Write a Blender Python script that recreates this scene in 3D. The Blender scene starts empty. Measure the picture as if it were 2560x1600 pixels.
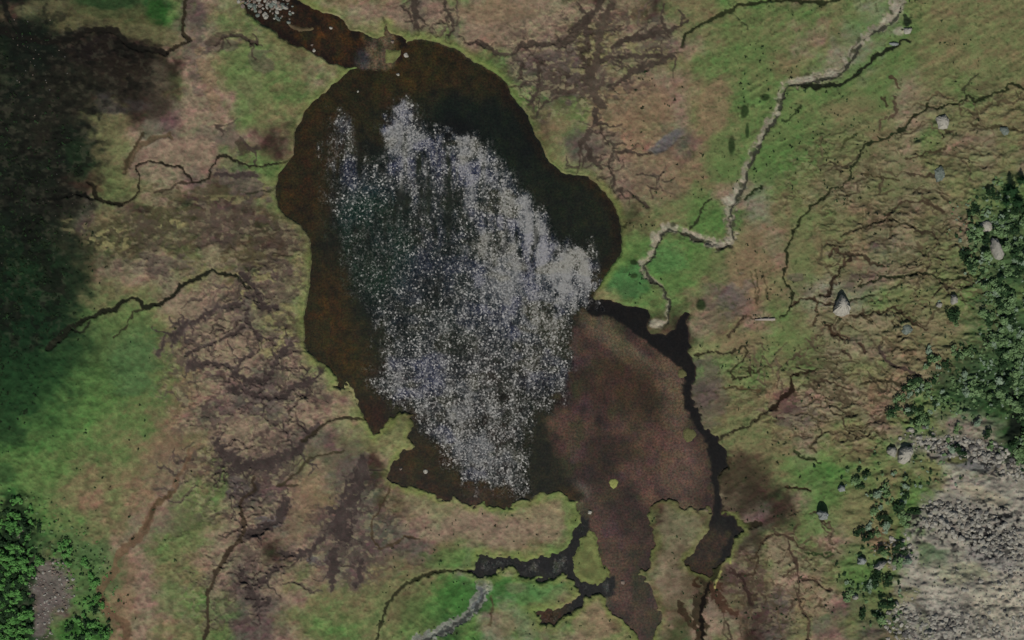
import bpy, math, random
import numpy as np

# ------------------------------------------------------------------ camera, light, exposure
S = 0.2                      # metres per photograph pixel
H = 1000.0                   # camera height above the lake
scene = bpy.context.scene
cam_data = bpy.data.cameras.new('camera')
cam_data.sensor_width = 36.0
cam_data.lens = 36.0 * H / (2560 * S)
cam_data.clip_start = 10.0
cam_data.clip_end = 40000.0
cam = bpy.data.objects.new('camera', cam_data)
scene.collection.objects.link(cam)
cam.location = (0, 0, H)
cam.rotation_euler = (0, 0, 0)
scene.camera = cam

SUN_EL = 52.0
world = bpy.data.worlds.new('World')
scene.world = world
world.use_nodes = True
wn = world.node_tree.nodes
wl = world.node_tree.links
wn.clear()
sky = wn.new('ShaderNodeTexSky')
sky.sky_type = 'NISHITA'
sky.sun_disc = False
sky.sun_elevation = math.radians(SUN_EL)
sky.sun_rotation = math.radians(180)
bg = wn.new('ShaderNodeBackground')
bg.inputs['Strength'].default_value = 0.055
wo = wn.new('ShaderNodeOutputWorld')
wl.new(sky.outputs[0], bg.inputs[0])
wl.new(bg.outputs[0], wo.inputs[0])

sl = bpy.data.lights.new('sun', 'SUN')
sl.energy = 3.4
sl.angle = math.radians(0.53)
sl.color = (1.0, 0.96, 0.89)
sun = bpy.data.objects.new('sun', sl)
scene.collection.objects.link(sun)
sun.location = (0, -400, 600)
sun.rotation_euler = (math.radians(90 - SUN_EL), 0, 0)

scene.view_settings.view_transform = 'Standard'
scene.view_settings.look = 'None'
scene.view_settings.exposure = 0.0
scene.view_settings.gamma = 1.0
scene.view_settings.use_curve_mapping = False

ALB = 1.0                    # photograph tone -> albedo
rng = np.random.default_rng(7)
random.seed(7)
C = scene.collection

# ------------------------------------------------------------------ small maths helpers
def lin(c):
    c = np.asarray(c, float) / 255.0
    return np.where(c <= 0.04045, c / 12.92, ((c + 0.055) / 1.055) ** 2.4)

TAB = rng.random((16, 256, 256)).astype(np.float32)
def vnoise(x, y, seed=0):
    t = TAB[seed % 16]
    ox, oy = (seed * 37.31) % 101, (seed * 17.77) % 89
    x = x + ox; y = y + oy
    xi = np.floor(x).astype(np.int64); yi = np.floor(y).astype(np.int64)
    fx = x - xi; fy = y - yi
    fx = fx * fx * (3 - 2 * fx); fy = fy * fy * (3 - 2 * fy)
    x0 = xi & 255; x1 = (xi + 1) & 255; y0 = yi & 255; y1 = (yi + 1) & 255
    a = t[x0, y0]; b = t[x1, y0]; c = t[x0, y1]; d = t[x1, y1]
    return (a + (b - a) * fx) * (1 - fy) + (c + (d - c) * fx) * fy      # 0..1
def fbm(x, y, seed=0, octv=3, gain=0.5):
    s = 0; a = 1; n = 0
    for k in range(octv):
        s = s + a * (vnoise(x, y, seed + k * 3) - 0.5); n += a
        a *= gain; x = x * 2.03 + 11.3; y = y * 2.03 + 5.7
    return s / n * 2                                                     # about -0.6..0.6
def sstep(a, b, v):
    t = np.clip((v - a) / (b - a), 0, 1)
    return t * t * (3 - 2 * t)

def seg_dist(X, Y, P, Wd=None):
    """distance to an open polyline and the width interpolated along it"""
    best = np.full(X.shape, 1e9); bw = np.zeros(X.shape)
    for i in range(len(P) - 1):
        ax, ay = P[i]; bx, by = P[i + 1]
        dx, dy = bx - ax, by - ay
        L = dx * dx + dy * dy + 1e-9
        t = np.clip(((X - ax) * dx + (Y - ay) * dy) / L, 0, 1)
        d = (X - ax - t * dx) ** 2 + (Y - ay - t * dy) ** 2
        m = d < best
        best = np.where(m, d, best)
        if Wd is not None:
            bw = np.where(m, Wd[i] + t * (Wd[i + 1] - Wd[i]), bw)
    return np.sqrt(best), bw
def poly_sdf(X, Y, P):
    """signed distance to a closed polygon, negative inside"""
    n = len(P)
    d, _ = seg_dist(X, Y, list(P) + [P[0]])
    inside = np.zeros(X.shape, bool)
    j = n - 1
    for i in range(n):
        xi, yi = P[i]; xj, yj = P[j]
        if yi != yj:
            c = ((yi > Y) != (yj > Y)) & (X < (xj - xi) * (Y - yi) / (yj - yi) + xi)
            inside ^= c
        j = i
    return np.where(inside, -d, d)
def local_sdf(X, Y, P, pad=160):
    out = np.full(X.shape, 400.0)
    xs = X[0]; ys = Y[:, 0]
    px = [p[0] for p in P]; py = [p[1] for p in P]
    i0, i1 = np.searchsorted(xs, [min(px) - pad, max(px) + pad])
    j0, j1 = np.searchsorted(ys, [min(py) - pad, max(py) + pad])
    return out, (slice(j0, j1), slice(i0, i1))

# ------------------------------------------------------------------ shorelines (photograph pixels)
LAKE = [(868,175),(850,200),(818,226),(786,250),(757,293),(742,318),(737,339),(736,365),(737,386),(718,407),(700,432),(689,464),(690,490),(696,511),
 (714,539),(735,550),(752,562),(775,596),(780,629),(777,665),(776,700),(770,740),(764,779),(762,839),(771,882),(785,897),(804,907),(832,925),(843,954),(836,971),
 (850,982),(868,962),(880,980),(896,1007),(905,1030),(914,1056),(929,1075),(938,1087),(957,1073),(979,1047),(1005,1032),(1032,1035),(1036,1058),
 (1026,1090),(1036,1122),(1004,1128),(996,1146),(975,1171),(969,1192),(982,1210),(1014,1212),(1043,1221),(1082,1231),(1111,1242),(1143,1242),(1164,1260),
 (1186,1265),(1204,1251),(1225,1264),(1264,1271),(1289,1256),(1329,1246),(1357,1231),(1393,1229),(1430,1240),(1520,1240),(1560,1000),(1560,800),(1500,770),(1484,757),
 (1483,740),(1486,729),(1504,707),(1518,679),(1539,650),(1554,629),(1552,579),(1546,543),(1536,514),(1521,489),(1496,464),(1471,443),(1439,438),(1404,429),
 (1375,404),(1357,368),(1336,336),(1321,296),(1300,264),(1279,243),(1268,211),(1243,182),(1207,164),(1168,143),(1136,121),(1100,107),(1064,100),(1040,96),(1022,104),
 (1012,124),(1002,143),(985,160),(966,166),(940,176),(905,170),(885,170)]
POND = [(640,-60),(690,-40),(735,0),(758,10),(777,20),(805,30),(829,35),(849,43),(864,56),(879,74),(905,82),(929,93),(946,97),(961,90),(966,60),(973,82),(1005,89),
 (1018,100),(1022,125),(1002,150),(985,170),(966,176),(905,172),(890,166),(860,167),(838,160),(819,158),(805,145),(784,138),(767,126),(758,115),(740,117),(726,108),
 (719,100),(697,93),(693,82),(674,69),(637,48),(617,33),(608,0),(590,-60)]
MARSH = [(1460,757),(1484,768),(1521,780),(1557,798),(1600,833),(1639,862),(1679,894),(1715,918),(1718,960),(1712,990),(1722,1018),(1733,1039),(1746,1067),
 (1774,1099),(1774,1142),(1785,1178),(1789,1221),(1789,1280),(1768,1276),(1736,1274),(1700,1267),(1679,1248),(1661,1246),(1629,1264),(1611,1281),(1621,1306),(1639,1339),
 (1638,1364),(1625,1374),(1619,1403),(1625,1421),(1604,1433),(1596,1440),(1621,1460),(1636,1485),(1646,1521),(1654,1553),(1639,1574),(1630,1599),(1640,1680),
 (1600,1680),(1596,1596),(1586,1574),(1557,1556),(1536,1528),(1511,1489),(1500,1470),(1518,1456),(1525,1428),(1511,1410),(1496,1381),(1486,1346),(1471,1324),
 (1449,1300),(1452,1281),(1443,1256),(1414,1236),(1380,1222),(1330,1150),(1360,900)]
CHANNEL = [(1470,742),(1486,750),(1529,752),(1568,766),(1618,771),(1625,786),(1618,814),(1629,832),(1664,834),(1689,821),(1700,793),(1714,780),(1725,786),(1716,811),
 (1722,839),(1727,868),(1718,882),(1732,900),(1741,921),(1738,954),(1727,963),(1733,993),(1750,1039),(1762,1060),(1786,1089),(1804,1114),(1815,1131),(1814,1167),(1801,1189),
 (1802,1220),(1804,1260),(1811,1289),(1829,1292),(1842,1308),(1858,1338),(1836,1352),(1829,1374),(1824,1392),(1808,1402),(1786,1418),(1770,1440),(1745,1430),(1722,1416),(1712,1404),
 (1730,1384),(1746,1364),(1771,1331),(1782,1300),(1784,1270),(1784,1221),(1780,1178),(1769,1142),(1769,1105),(1741,1069),(1727,1042),(1716,1018),(1707,985),(1712,950),(1706,924),
 (1677,900),(1637,870),(1598,841),(1555,808),(1519,790),(1482,790),(1465,775)]
STREAM = [(1450,1296),(1432,1328),(1425,1364),(1407,1381),(1375,1396),(1362,1388),(1350,1389),(1336,1395),(1321,1399),(1303,1404),(1290,1390),(1272,1388),(1254,1383),(1238,1390),(1221,1385),(1193,1387),(1186,1403),
 (1189,1418),(1176,1421),(1178,1428),(1189,1432),(1204,1441),(1225,1439),(1254,1421),(1286,1417),(1300,1439),(1336,1446),(1379,1446),(1414,1429),(1426,1440),(1443,1462),(1450,1481),
 (1429,1503),(1400,1519),(1365,1524),(1336,1528),(1350,1545),(1345,1562),(1385,1568),(1403,1540),(1425,1532),(1448,1514),(1463,1489),(1496,1482),(1530,1500),(1535,1440),
 (1490,1458),(1468,1458),(1443,1437),(1431,1410),(1445,1381),(1453,1353),(1471,1326),(1475,1300)]
ISLETS = [[(963,124),(984,123),(1002,127),(998,141),(983,156),(966,160),(962,145)],
          [(1471,1330),(1454,1355),(1447,1381),(1433,1410),(1444,1434),(1468,1455),(1504,1459),(1521,1439),(1518,1421),(1504,1403),(1493,1367),(1482,1341)],
          [(716,58),(730,62),(745,70),(765,66),(785,66),(785,74),(765,79),(745,82),(728,72)],
          [(862,955),(870,968),(884,984),(894,1000),(899,1008),(892,1006),(880,992),(868,976)],
          [(855,958),(866,966),(868,976),(858,970)]]
# ------------------------------------------------------------------ grids
def axis(lo, hi, step, far, growth=1.22):
    core = np.arange(lo, hi + step, step)
    out = []; s = step; v = core[-1]
    while v < far:
        s *= growth; v += s; out.append(v)
    lo_out = []; s = step; v = core[0]
    while v > -far:
        s *= growth; v -= s; lo_out.append(v)
    return np.array(lo_out[::-1] + list(core) + out)

def wobble(X, Y):
    wx = fbm(X / 34, Y / 34, 1, 3) * 8 + fbm(X / 10, Y / 10, 2, 2) * 5.5
    wy = fbm(X / 34, Y / 34, 4, 3) * 8 + fbm(X / 10, Y / 10, 5, 2) * 5.5
    return wx, wy

def water_fields(X, Y):
    """signed distance to each body of water; X,Y grids"""
    wx, wy = wobble(X, Y)
    amp = 0.55 + 0.75 * sstep(860, 1000, Y)
    U = X + wx * amp; V = Y + wy * amp
    res = {}
    for name, P in (('lake', LAKE), ('pond', POND), ('marsh', MARSH), ('channel', CHANNEL), ('stream', STREAM)):
        out, sl_ = local_sdf(X, Y, P)
        out[sl_] = poly_sdf(U[sl_], V[sl_], P)
        res[name] = out
    isl = np.full(X.shape, 400.0)
    for P in ISLETS:
        out, sl_ = local_sdf(X, Y, P, 60)
        out[sl_] = poly_sdf(U[sl_], V[sl_], P)
        isl = np.minimum(isl, out)
    w = np.minimum.reduce(list(res.values()))
    w = np.maximum(w, -isl)
    res['islet'] = isl
    res['all'] = w
    return res

STEP = 2.3
gx = axis(-70, 2630, STEP, 26000)
gy = axis(-70, 1670, STEP, 26000)
X, Y = np.meshgrid(gx, gy)
WX, WY = wobble(X, Y)
WF = water_fields(X, Y)

# ------------------------------------------------------------------ land cover
PAL = dict(t=(121,103,84), r=(117,97,72), o=(103,101,65), y=(112,115,72), g=(88,106,58), G=(76,108,52), e=(42,72,36), k=(13,24,17),  # k is the western hillside shade laid into the cover tone
           d=(54,45,34), m=(74,70,46), p=(84,73,66), s=(134,130,116), w=(112,110,92))
COVER = """
dmmeeeGpogwdotttptttttttmdooggggogwgoooo
kkddddmttoodooooggtrrtmdtptoggotowggoooo
kddddddtogootgmmmmmgpdpmooogggogwwggoooo
kkddmdmtttggoommmmmmgpdmtttooggggggtogoo
kkdmodpttgooyymmmmmmmogrrrtoggggooottgoo
kdkmotttttdtyymmmmmmmoptrrprrgggoortgtto
kkkmottttggyyymmmmmmmottttrrogGgoottorto
kkdmgotpdpooommmmmmmmmmmttogtwgottottogG
kkdpodmdpdmtoommmmmmmmmmmoogGwrogrttotge
kkmmmmompmdoommmmmmmmmmmgggGgrtrorptotwe
kkemtttoompoymmmmmmmmmmGGGgGrrroopttogoe
kkeoootttrtyyymmmmmmmmmygggoprotswgooggG
kemgggottpyyymmmmmmmmmmmmmdtotgotttotoGG
keeGggottttpommmmmmmmmmmmmmgoogotttrrggG
eeGGGggrptptyymmmmmmmmmmmmmpggogtoortgGe
eeGGGgortpptttmmmmmmmmmmmmmpoortttrtgGeG
eGGGggrtptpttyymmmmmmmmmmmmooootootggwwe
GGGggororptpppoymmmmmmmmmmmmoootgogwgwwe
GgooootrgopotpdtommmmmmmmmmmmmogGgogoswss
egorortogpptropmyygGyyymmmmttddtggoGgsss
eGgorttoottpptppttttttogyddotpdgtooGGsss
eegottgottdttppppogtrggymmmttdogttrGewss
epGgrtootptotpoooGwggyymmttgdottoGgwsssss
eppGrttggpptoooogGGwggtoommtodprtpoogwsss
GeGGrtoogppoggogoeGwwtgrotmttdpopopggwwss
""".split()
COVER = [(r + r[-1] * 40)[:40] for r in COVER]
cov = np.array([[PAL[ch] for ch in r] for r in COVER], float)
cov = np.pad(cov, ((1, 1), (1, 1), (0, 0)), mode='edge')

def cover_sample(px, py):
    """land-cover tone at photograph position (beyond the mapped area it wraps back and forth)"""
    u = px / 64.0 - 0.5; v = py / 64.0 - 0.5
    def mirror(a, n):
        a = np.mod(a, 2 * n); return np.where(a > n, 2 * n - a, a)
    far_u = np.where((u < 0) | (u > 39), mirror(u, 39), u)
    far_v = np.where((v < 0) | (v > 24), mirror(v, 24), v)
    u = np.clip(far_u + 1, 0, 40.999); v = np.clip(far_v + 1, 0, 25.999)
    i = np.floor(u).astype(int); j = np.floor(v).astype(int)
    fu = (u - i)[..., None]; fv = (v - j)[..., None]
    fu = sstep(0.15, 0.85, fu); fv = sstep(0.15, 0.85, fv)
    i1 = np.minimum(i + 1, 41); j1 = np.minimum(j + 1, 26)
    return (cov[j, i] * (1 - fu) + cov[j, i1] * fu) * (1 - fv) + (cov[j1, i] * (1 - fu) + cov[j1, i1] * fu) * fv

n1 = fbm(X / 90, Y / 90, 1, 4); n2 = fbm(X / 90, Y / 90, 6, 4)
n3 = fbm(X / 22, Y / 22, 9, 3); n4 = fbm(X / 22, Y / 22, 12, 3)
col = 0.6 * cover_sample(X + n1 * 60 + n3 * 26, Y + n2 * 60 + n4 * 26) + 0.4 * cover_sample(X - n2 * 40 + n4 * 44, Y + n1 * 40 - n3 * 44)
# streaky grass texture that follows the slope on the right, mottling elsewhere
ang = math.radians(-28)
rx = X * math.cos(ang) + Y * math.sin(ang); ry = -X * math.sin(ang) + Y * math.cos(ang)
streak = fbm(rx / 40 + n3 * .6, ry / 9, 3, 3)
right = sstep(1500, 1900, X)
mott = fbm(X / 14, Y / 14, 8, 3)
fine = fbm(X / 5.5, Y / 5.5, 10, 2)
var = (streak * right + mott * (1 - right))
FINE = fine
col = col * (1 + 0.20 * var[..., None] + 0.10 * fine[..., None])
hue = fbm(X / 48, Y / 30, 14, 4)[..., None]
col = col + hue * np.array([9, -5, 3]) * 1.2
hue2 = fbm(rx / 16, ry / 8, 13, 3)[..., None]
col = col + hue2 * np.array([7, -6, 1])
hgt = 1.1 + fbm(X / 260, Y / 260, 2, 2) * 1.6 + fbm(X / 60, Y / 60, 7, 3) * 0.9 + var * (0.6 - 0.28 * sstep(1500, 1900, X)) + fine * 0.26
rough_e = sstep(1950, 2300, X) * sstep(100, 400, Y)
hgt += rough_e * fbm(X / 30, Y / 16, 11, 3) * 2.0

# gentle valley sides: the ground climbs away from the lake to the east and west
hill = 16 * sstep(2050, 3400, X) + 14 * sstep(250, -900, X) + 18 * sstep(-300, -2600, Y)
hill = hill + 26 * sstep(3000, 12000, np.abs(X - 1280)) * (0.6 + fbm(X / 2500, Y / 2500, 4, 4))

def box(P, pad):
    px = [p[0] for p in P]; py = [p[1] for p in P]
    i0, i1 = np.searchsorted(gx, [min(px) - pad, max(px) + pad])
    j0, j1 = np.searchsorted(gy, [min(py) - pad, max(py) + pad])
    return (slice(j0, j1), slice(i0, i1))

def stroke(P, w, c, alpha=1.0, depth=0.5, soft=2.2, wob=0.9, ragged=0.0, bank=None):
    W_ = list(w) if isinstance(w, (list, tuple)) else [w] * len(P)
    if len(W_) != len(P):
        W_ = list(np.interp(np.linspace(0, 1, len(P)), np.linspace(0, 1, len(W_)), W_))
    q = box(P, max(W_) + 18)
    wob = max(wob, .75)
    U = X[q] + WX[q] * wob; V = Y[q] + WY[q] * wob
    d, bw = seg_dist(U, V, P, W_)
    d = d + ragged * fbm(X[q] / 8, Y[q] / 8, 3, 2) * bw
    soft = soft * .7
    d = d + .9 * FINE[q] * np.minimum(bw, 8) / 4
    m = sstep(bw / 2 + soft, bw / 2 - soft * 0.6, d)
    a = (m * alpha)[..., None]
    tone = np.array(PAL[c] if isinstance(c, str) else c, float)
    col[q] = col[q] * (1 - a) + tone * (1 + 0.22 * mott[q][..., None]) * a
    hgt[q] = hgt[q] - m * depth
    if bank:
        b = sstep(bw / 2 + 9, bw / 2 + 2, d) * (1 - m)
        a = (b * 0.45)[..., None]
        col[q] = col[q] * (1 - a) + np.array(PAL[bank] if isinstance(bank, str) else bank, float) * a
    return q, m

def blob(cx, cy, rx_, ry_, c, alpha=1.0, rot=0, ragged=0.5, soft=0.3, depth=0.0, nz=16):
    r = max(rx_, ry_) * 1.7
    q = box([(cx - r, cy - r), (cx + r, cy + r)], 4)
    dx = X[q] - cx; dy = Y[q] - cy
    ca, sa = math.cos(math.radians(rot)), math.sin(math.radians(rot))
    u = (dx * ca + dy * sa) / rx_; v = (-dx * sa + dy * ca) / ry_
    d = np.sqrt(u * u + v * v) + ragged * fbm(X[q] / (nz * 1.6), Y[q] / nz, 6, 4)
    m = sstep(1 + soft, 1 - soft, d)
    a = (m * alpha)[..., None]
    tone = np.array(PAL[c] if isinstance(c, str) else c, float)
    col[q] = col[q] * (1 - a) + tone * (1 + 0.2 * mott[q][..., None]) * a
    hgt[q] = hgt[q] - m * depth
    return q, m

# --- regional tints taken from the photograph
for b in [
 (195,890,200,120,(62,86,44),.75,0),(330,905,60,90,(70,100,58),.6,0),(120,1010,160,90,'G',.6,-30),(260,830,120,50,'g',.5,-30),(60,1180,120,50,'G',.6,0),
 (610,190,45,100,'g',.7,-20),(390,40,30,34,(44,84,34),.8,0),(270,8,70,18,(34,66,32),.8,0),(270,30,110,34,(70,74,44),.9,0),(272,6,70,16,(34,60,30),.8,0),(392,36,26,34,(34,76,28),.8,0),(180,60,90,30,(84,80,50),.85,10),(330,70,70,30,(82,78,48),.8,0),(600,290,20,60,'G',.4,0),
 (470,1290,45,80,'g',.7,0),(440,1500,50,40,'G',.5,0),(300,1480,40,100,'r',.6,10),(400,1150,50,70,'r',.6,20),(760,1270,50,90,'r',.6,15),
 (560,640,60,30,'t',.6,0),(480,780,80,50,'t',.7,0),(560,870,90,60,'t',.7,0),(600,1090,90,50,'t',.7,-10),(1600,250,90,60,'r',.75,-10),
 (1640,430,80,60,'r',.6,20),(1790,270,35,80,'r',.75,8),(1290,60,120,60,'t',.8,0),(1240,30,90,30,'r',.6,0),(1030,60,70,50,'t',.6,0),
 (1500,90,50,40,'o',.5,0),(1900,120,70,30,'g',.5,-20),(2180,60,90,40,'G',.4,-20),(2120,190,80,20,'G',.6,-30),(1950,300,60,50,'G',.45,-40),(1810,390,50,60,'G',.6,0),
 (1900,420,45,60,'G',.6,-10),(1760,540,40,40,'G',.6,-20),(1620,660,110,60,'G',.7,10),(1570,700,60,40,(56,100,54),.7,0),(1660,650,60,40,(70,120,62),.5,0),
 (1790,650,60,60,'g',.6,0),(1860,640,50,80,'r',.7,0),(1870,700,30,60,'r',.5,0),(1840,860,70,30,'r',.5,0),(1760,880,40,20,'y',.8,-20),(1770,930,50,25,(96,122,66),.7,-20),
 (1770,1000,45,70,'p',.55,15),(2130,810,120,30,'t',.5,0),(2340,860,50,80,'r',.6,0),(2420,300,60,30,'r',.4,0),(2120,270,60,25,'r',.5,-10),
 (2150,540,80,50,'r',.35,0),(2000,620,30,130,'g',.5,0),(2000,860,50,60,'g',.5,0),(2000,1040,60,30,'p',.7,0),(2020,1180,60,30,'G',.6,20),
 (2060,1270,50,70,'G',.65,10),(2150,1280,60,60,'o',.8,0),(2150,1420,60,70,'G',.6,0),(2180,1520,60,50,'g',.6,0),(1950,1370,35,40,'t',.8,0),
 (1850,1190,55,60,'d',.6,0),(1850,1260,60,40,'d',.55,-20),(1360,1300,70,50,(128,114,84),.6,-10),(1430,1290,20,60,'g',.7,-10),(1240,1330,120,40,'t',.7,0),(1100,1270,120,40,'t',.5,10),
 (1130,1400,80,26,'G',.6,0),(1180,1490,100,50,(54,100,42),.85,-10),(1060,1550,60,60,'G',.5,0),(1020,1500,40,60,'m',.35,20),(1340,1480,90,26,(60,112,56),.6,-10),(1300,1550,60,60,'G',.4,30),(1290,1470,24,12,'t',.4,0),
 (1250,1560,40,40,'r',.5,0),(1480,1560,50,50,(126,108,82),.7,10),(1400,1490,50,20,'o',.4,-20),(1270,1428,28,12,(124,120,88),.8,0),
 (1700,1320,60,60,(122,118,88),.6,0),(1690,1440,50,90,(120,106,84),.6,0),(1000,1080,26,40,'y',.7,10),(900,1110,60,30,'o',.5,0),
 (800,1150,60,40,'o',.4,0),(1040,90,28,16,'g',.6,0),(1290,250,30,30,'G',.4,0),(1430,270,60,30,'g',.4,0),(1460,420,40,20,'g',.5,0),
 (110,20,60,22,(84,82,54),.8,0),(380,85,90,22,(92,90,58),.8,10),(210,60,70,20,(84,82,52),.8,0),(60,30,30,20,(92,94,62),.7,30),
 (260,330,60,90,(96,94,60),.6,0),(280,460,60,50,(92,98,58),.7,0),(440,380,90,30,'t',.7,0),(380,330,30,40,'w',.4,0),(200,450,60,30,(52,30,26),.5,0)]:
    blob(*b)
# dark peat in the northwest; hillside shade in the west put into the colour
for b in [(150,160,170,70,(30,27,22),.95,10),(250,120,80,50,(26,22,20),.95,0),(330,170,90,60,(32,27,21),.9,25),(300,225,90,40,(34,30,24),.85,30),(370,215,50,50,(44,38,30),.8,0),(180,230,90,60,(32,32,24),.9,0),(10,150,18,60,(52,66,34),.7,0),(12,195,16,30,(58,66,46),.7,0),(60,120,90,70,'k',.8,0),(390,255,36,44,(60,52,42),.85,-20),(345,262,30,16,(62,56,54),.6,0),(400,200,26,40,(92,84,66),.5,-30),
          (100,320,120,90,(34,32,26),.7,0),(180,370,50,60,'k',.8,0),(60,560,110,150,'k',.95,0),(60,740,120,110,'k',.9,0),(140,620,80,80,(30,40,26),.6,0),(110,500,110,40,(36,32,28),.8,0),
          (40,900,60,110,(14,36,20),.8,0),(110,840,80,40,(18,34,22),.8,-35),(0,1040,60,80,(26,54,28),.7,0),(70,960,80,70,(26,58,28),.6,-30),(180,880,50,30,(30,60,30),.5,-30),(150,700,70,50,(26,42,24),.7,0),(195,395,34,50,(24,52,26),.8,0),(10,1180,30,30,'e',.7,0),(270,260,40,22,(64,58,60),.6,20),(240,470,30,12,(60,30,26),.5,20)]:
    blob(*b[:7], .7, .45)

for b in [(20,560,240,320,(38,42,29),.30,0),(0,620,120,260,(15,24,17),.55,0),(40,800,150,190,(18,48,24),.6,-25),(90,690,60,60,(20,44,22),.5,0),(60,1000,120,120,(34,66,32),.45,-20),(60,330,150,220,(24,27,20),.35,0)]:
    blob(*b[:7], .35, .6)  # soft fading edge of the western shade, painted in
# --- wide peat flats between the creeks (purple and dark brown)
for b in [(410,560,130,34,'m',.85,-12),(330,600,90,50,'m',.55,0),(560,560,90,34,(84,72,58),.85,0),(640,640,80,24,(74,66,44),.9,5),(700,600,80,30,(82,70,54),.7,15),(400,660,70,24,'p',.7,0),(560,600,30,26,'d',.5,0),
          (700,700,50,60,(82,72,60),.6,20),(690,780,60,60,(72,62,54),.75,0),(740,820,40,30,'d',.7,0),(520,480,140,18,'m',.7,0),(610,460,60,24,'p',.8,20),(700,480,50,14,'p',.6,0),
          (600,700,26,40,'p',.7,0),(700,960,110,26,'p',.7,10),(640,1000,110,34,(92,82,76),.6,10),(600,960,26,26,'d',.3,0),(620,1180,60,30,(76,62,56),.85,20),(580,1150,50,30,'p',.7,40),
          (600,1225,34,34,(80,70,72),.9,0),(700,1290,24,16,(72,66,74),.9,-50),(660,1310,24,16,(66,66,74),.9,0),(880,1210,34,70,'p',.7,15),(866,1300,32,46,(74,62,62),.9,10),
          (870,1365,64,36,(70,64,56),.9,0),(800,1400,24,14,(70,70,82),.8,-20),(1032,1404,24,17,(84,72,62),.9,0),(620,1450,30,60,'p',.6,-20),(540,1500,34,60,'p',.5,0),(640,1510,30,20,'p',.7,20),
          (1405,190,60,55,'p',.85,20),(1390,210,40,30,'d',.6,0),(1400,120,60,26,'p',.7,-20),(1470,120,20,60,'d',.8,0),(1330,170,40,40,'p',.4,0),(1600,130,70,26,'p',.4,-10),
          (1500,340,40,26,'p',.5,0),(1475,400,20,26,'p',.5,0),(920,70,50,30,'o',.3,0),(1040,30,14,50,'p',.7,0),(1140,80,14,24,'p',.7,0),
          (580,350,40,30,'p',.55,30),(610,370,26,14,'d',.7,40),(530,330,40,20,'p',.4,0),(490,110,24,110,'p',.6,-8),(550,110,50,16,'p',.6,-10),(560,90,40,12,(66,56,44),.6,-20),
          (520,200,16,90,(120,100,76),.8,-20),(650,150,30,24,'p',.5,30),(1840,740,60,28,(94,86,82),.7,-40),(1790,790,40,40,(80,72,58),.6,0),
          (1770,960,24,60,'p',.7,10),(1990,690,24,12,'p',.7,0),(2060,728,36,12,'p',.7,0),(2100,630,30,16,'p',.5,0),(2100,830,60,16,'p',.4,10),(2210,880,70,20,'p',.4,30),
          (1965,1010,50,30,(80,52,54),.8,-20),(1860,1440,60,50,(86,64,62),.85,10),(1800,1500,50,40,'p',.5,0),(1790,1480,34,22,(96,70,60),.6,0),(1930,1540,60,50,'p',.5,0)]:
    blob(*b[:5], b[5] * (.92 if b[1] < 720 else .7), b[6], 1.15, .16, .25, 15)
blob(1671,352,44,15,(88,86,88),.9,-38,.35,.25,.5)
blob(1638,374,20,8,(80,78,78),.8,-10,.35,.25,.4)
# mounds of dark scrub seen singly on the meadow (olive-black)
for b in [(1584,656,8,6),(1586,690,9,7),(1861,279,9,16),(1829,361,8,22),(1868,329,4,16),(1913,243,9,8),(1752,762,12,14),(2056,340,6,7),(2265,58,9,9)]:
    blob(b[0], b[1], b[2], b[3], (34,52,24), .85, 0, .4, .3, -0.6)
for b in [(2500,650,70,170,(52,80,46),.7,0),(2500,860,80,150,(48,74,44),.75,0),(2420,950,90,60,(44,66,40),.7,-20),(2550,1060,30,90,(14,22,16),.9,0),(30,1390,50,130,(20,36,18),.9,0),(30,1560,60,60,(24,44,22),.85,0),(220,1575,70,30,(40,84,30),.8,0),(240,1430,60,80,(66,96,52),.6,20),(190,1380,60,40,(62,94,50),.6,30)]:  # thicket floors; the dark tones hold the shade between shrubs
    blob(*b[:7], .7, .35)
# trails and slashes
for P in [[(1878,676),(1890,760)],[(1890,670),(1893,755)],[(1907,674),(1920,752)]]:
    stroke(P, 3.4, (70,62,42), .8, .3, 1.8, .3)

# --- vein-like rills between the hummocks, denser where the photograph has them
def region(lst):
    m = np.zeros(X.shape)
    for cx, cy, rx_, ry_, v in lst:
        d = np.sqrt(((X - cx) / rx_) ** 2 + ((Y - cy) / ry_) ** 2) + 0.25 * n1
        m = np.maximum(m, v * sstep(1.25, 0.75, d))
    return m
def ridge(sx, sy, seed, w, octv=3):
    v = fbm(X / sx + n3 * .5, Y / sy + n4 * .5, seed, octv)
    return sstep(w, w * 0.15, np.abs(v))
mL = region([(600,950,190,190,1),(600,1200,160,140,.9),(880,1330,130,140,.8),(620,650,190,130,.7),(420,600,200,120,.6),(560,1450,120,120,.7),(760,1000,90,80,.8),(420,1250,100,120,.4)])
mT = region([(1450,150,200,150,1),(1600,420,130,100,.4),(1050,60,90,60,.4),(1560,100,120,80,.8)])
mR = region([(2250,760,260,190,1),(2200,480,260,170,.9),(2100,1000,220,130,1),(1950,1450,140,130,.9),(2450,330,160,160,.6),(1850,950,80,70,.6)])
wv_ = (.7 + 1.6 * sstep(-.15, .3, n2))
r1 = ridge(84, 66, 3, .10 * wv_) * (mL + mT * .9).clip(0, 1)
r2 = ridge(32, 27, 8, .085 * wv_) * (mL + mT).clip(0, 1)
r3 = ridge(62, 28, 5, .075 * wv_) * mR
r4 = ridge(34, 17, 11, .10 * wv_, 2) * mR * sstep(-.2, .2, n2 + .2)
for r, c, a, dp in ((r1, (72,60,54), .8, .6), (r2, (80,68,60), .5, .4), (r3, (66,56,40), .8, .7), (r4, (72,62,46), .65, .6)):
    k = (r * a)[..., None]
    col = col * (1 - k) + np.array(c, float) * k
    hgt -= r * dp
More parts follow.
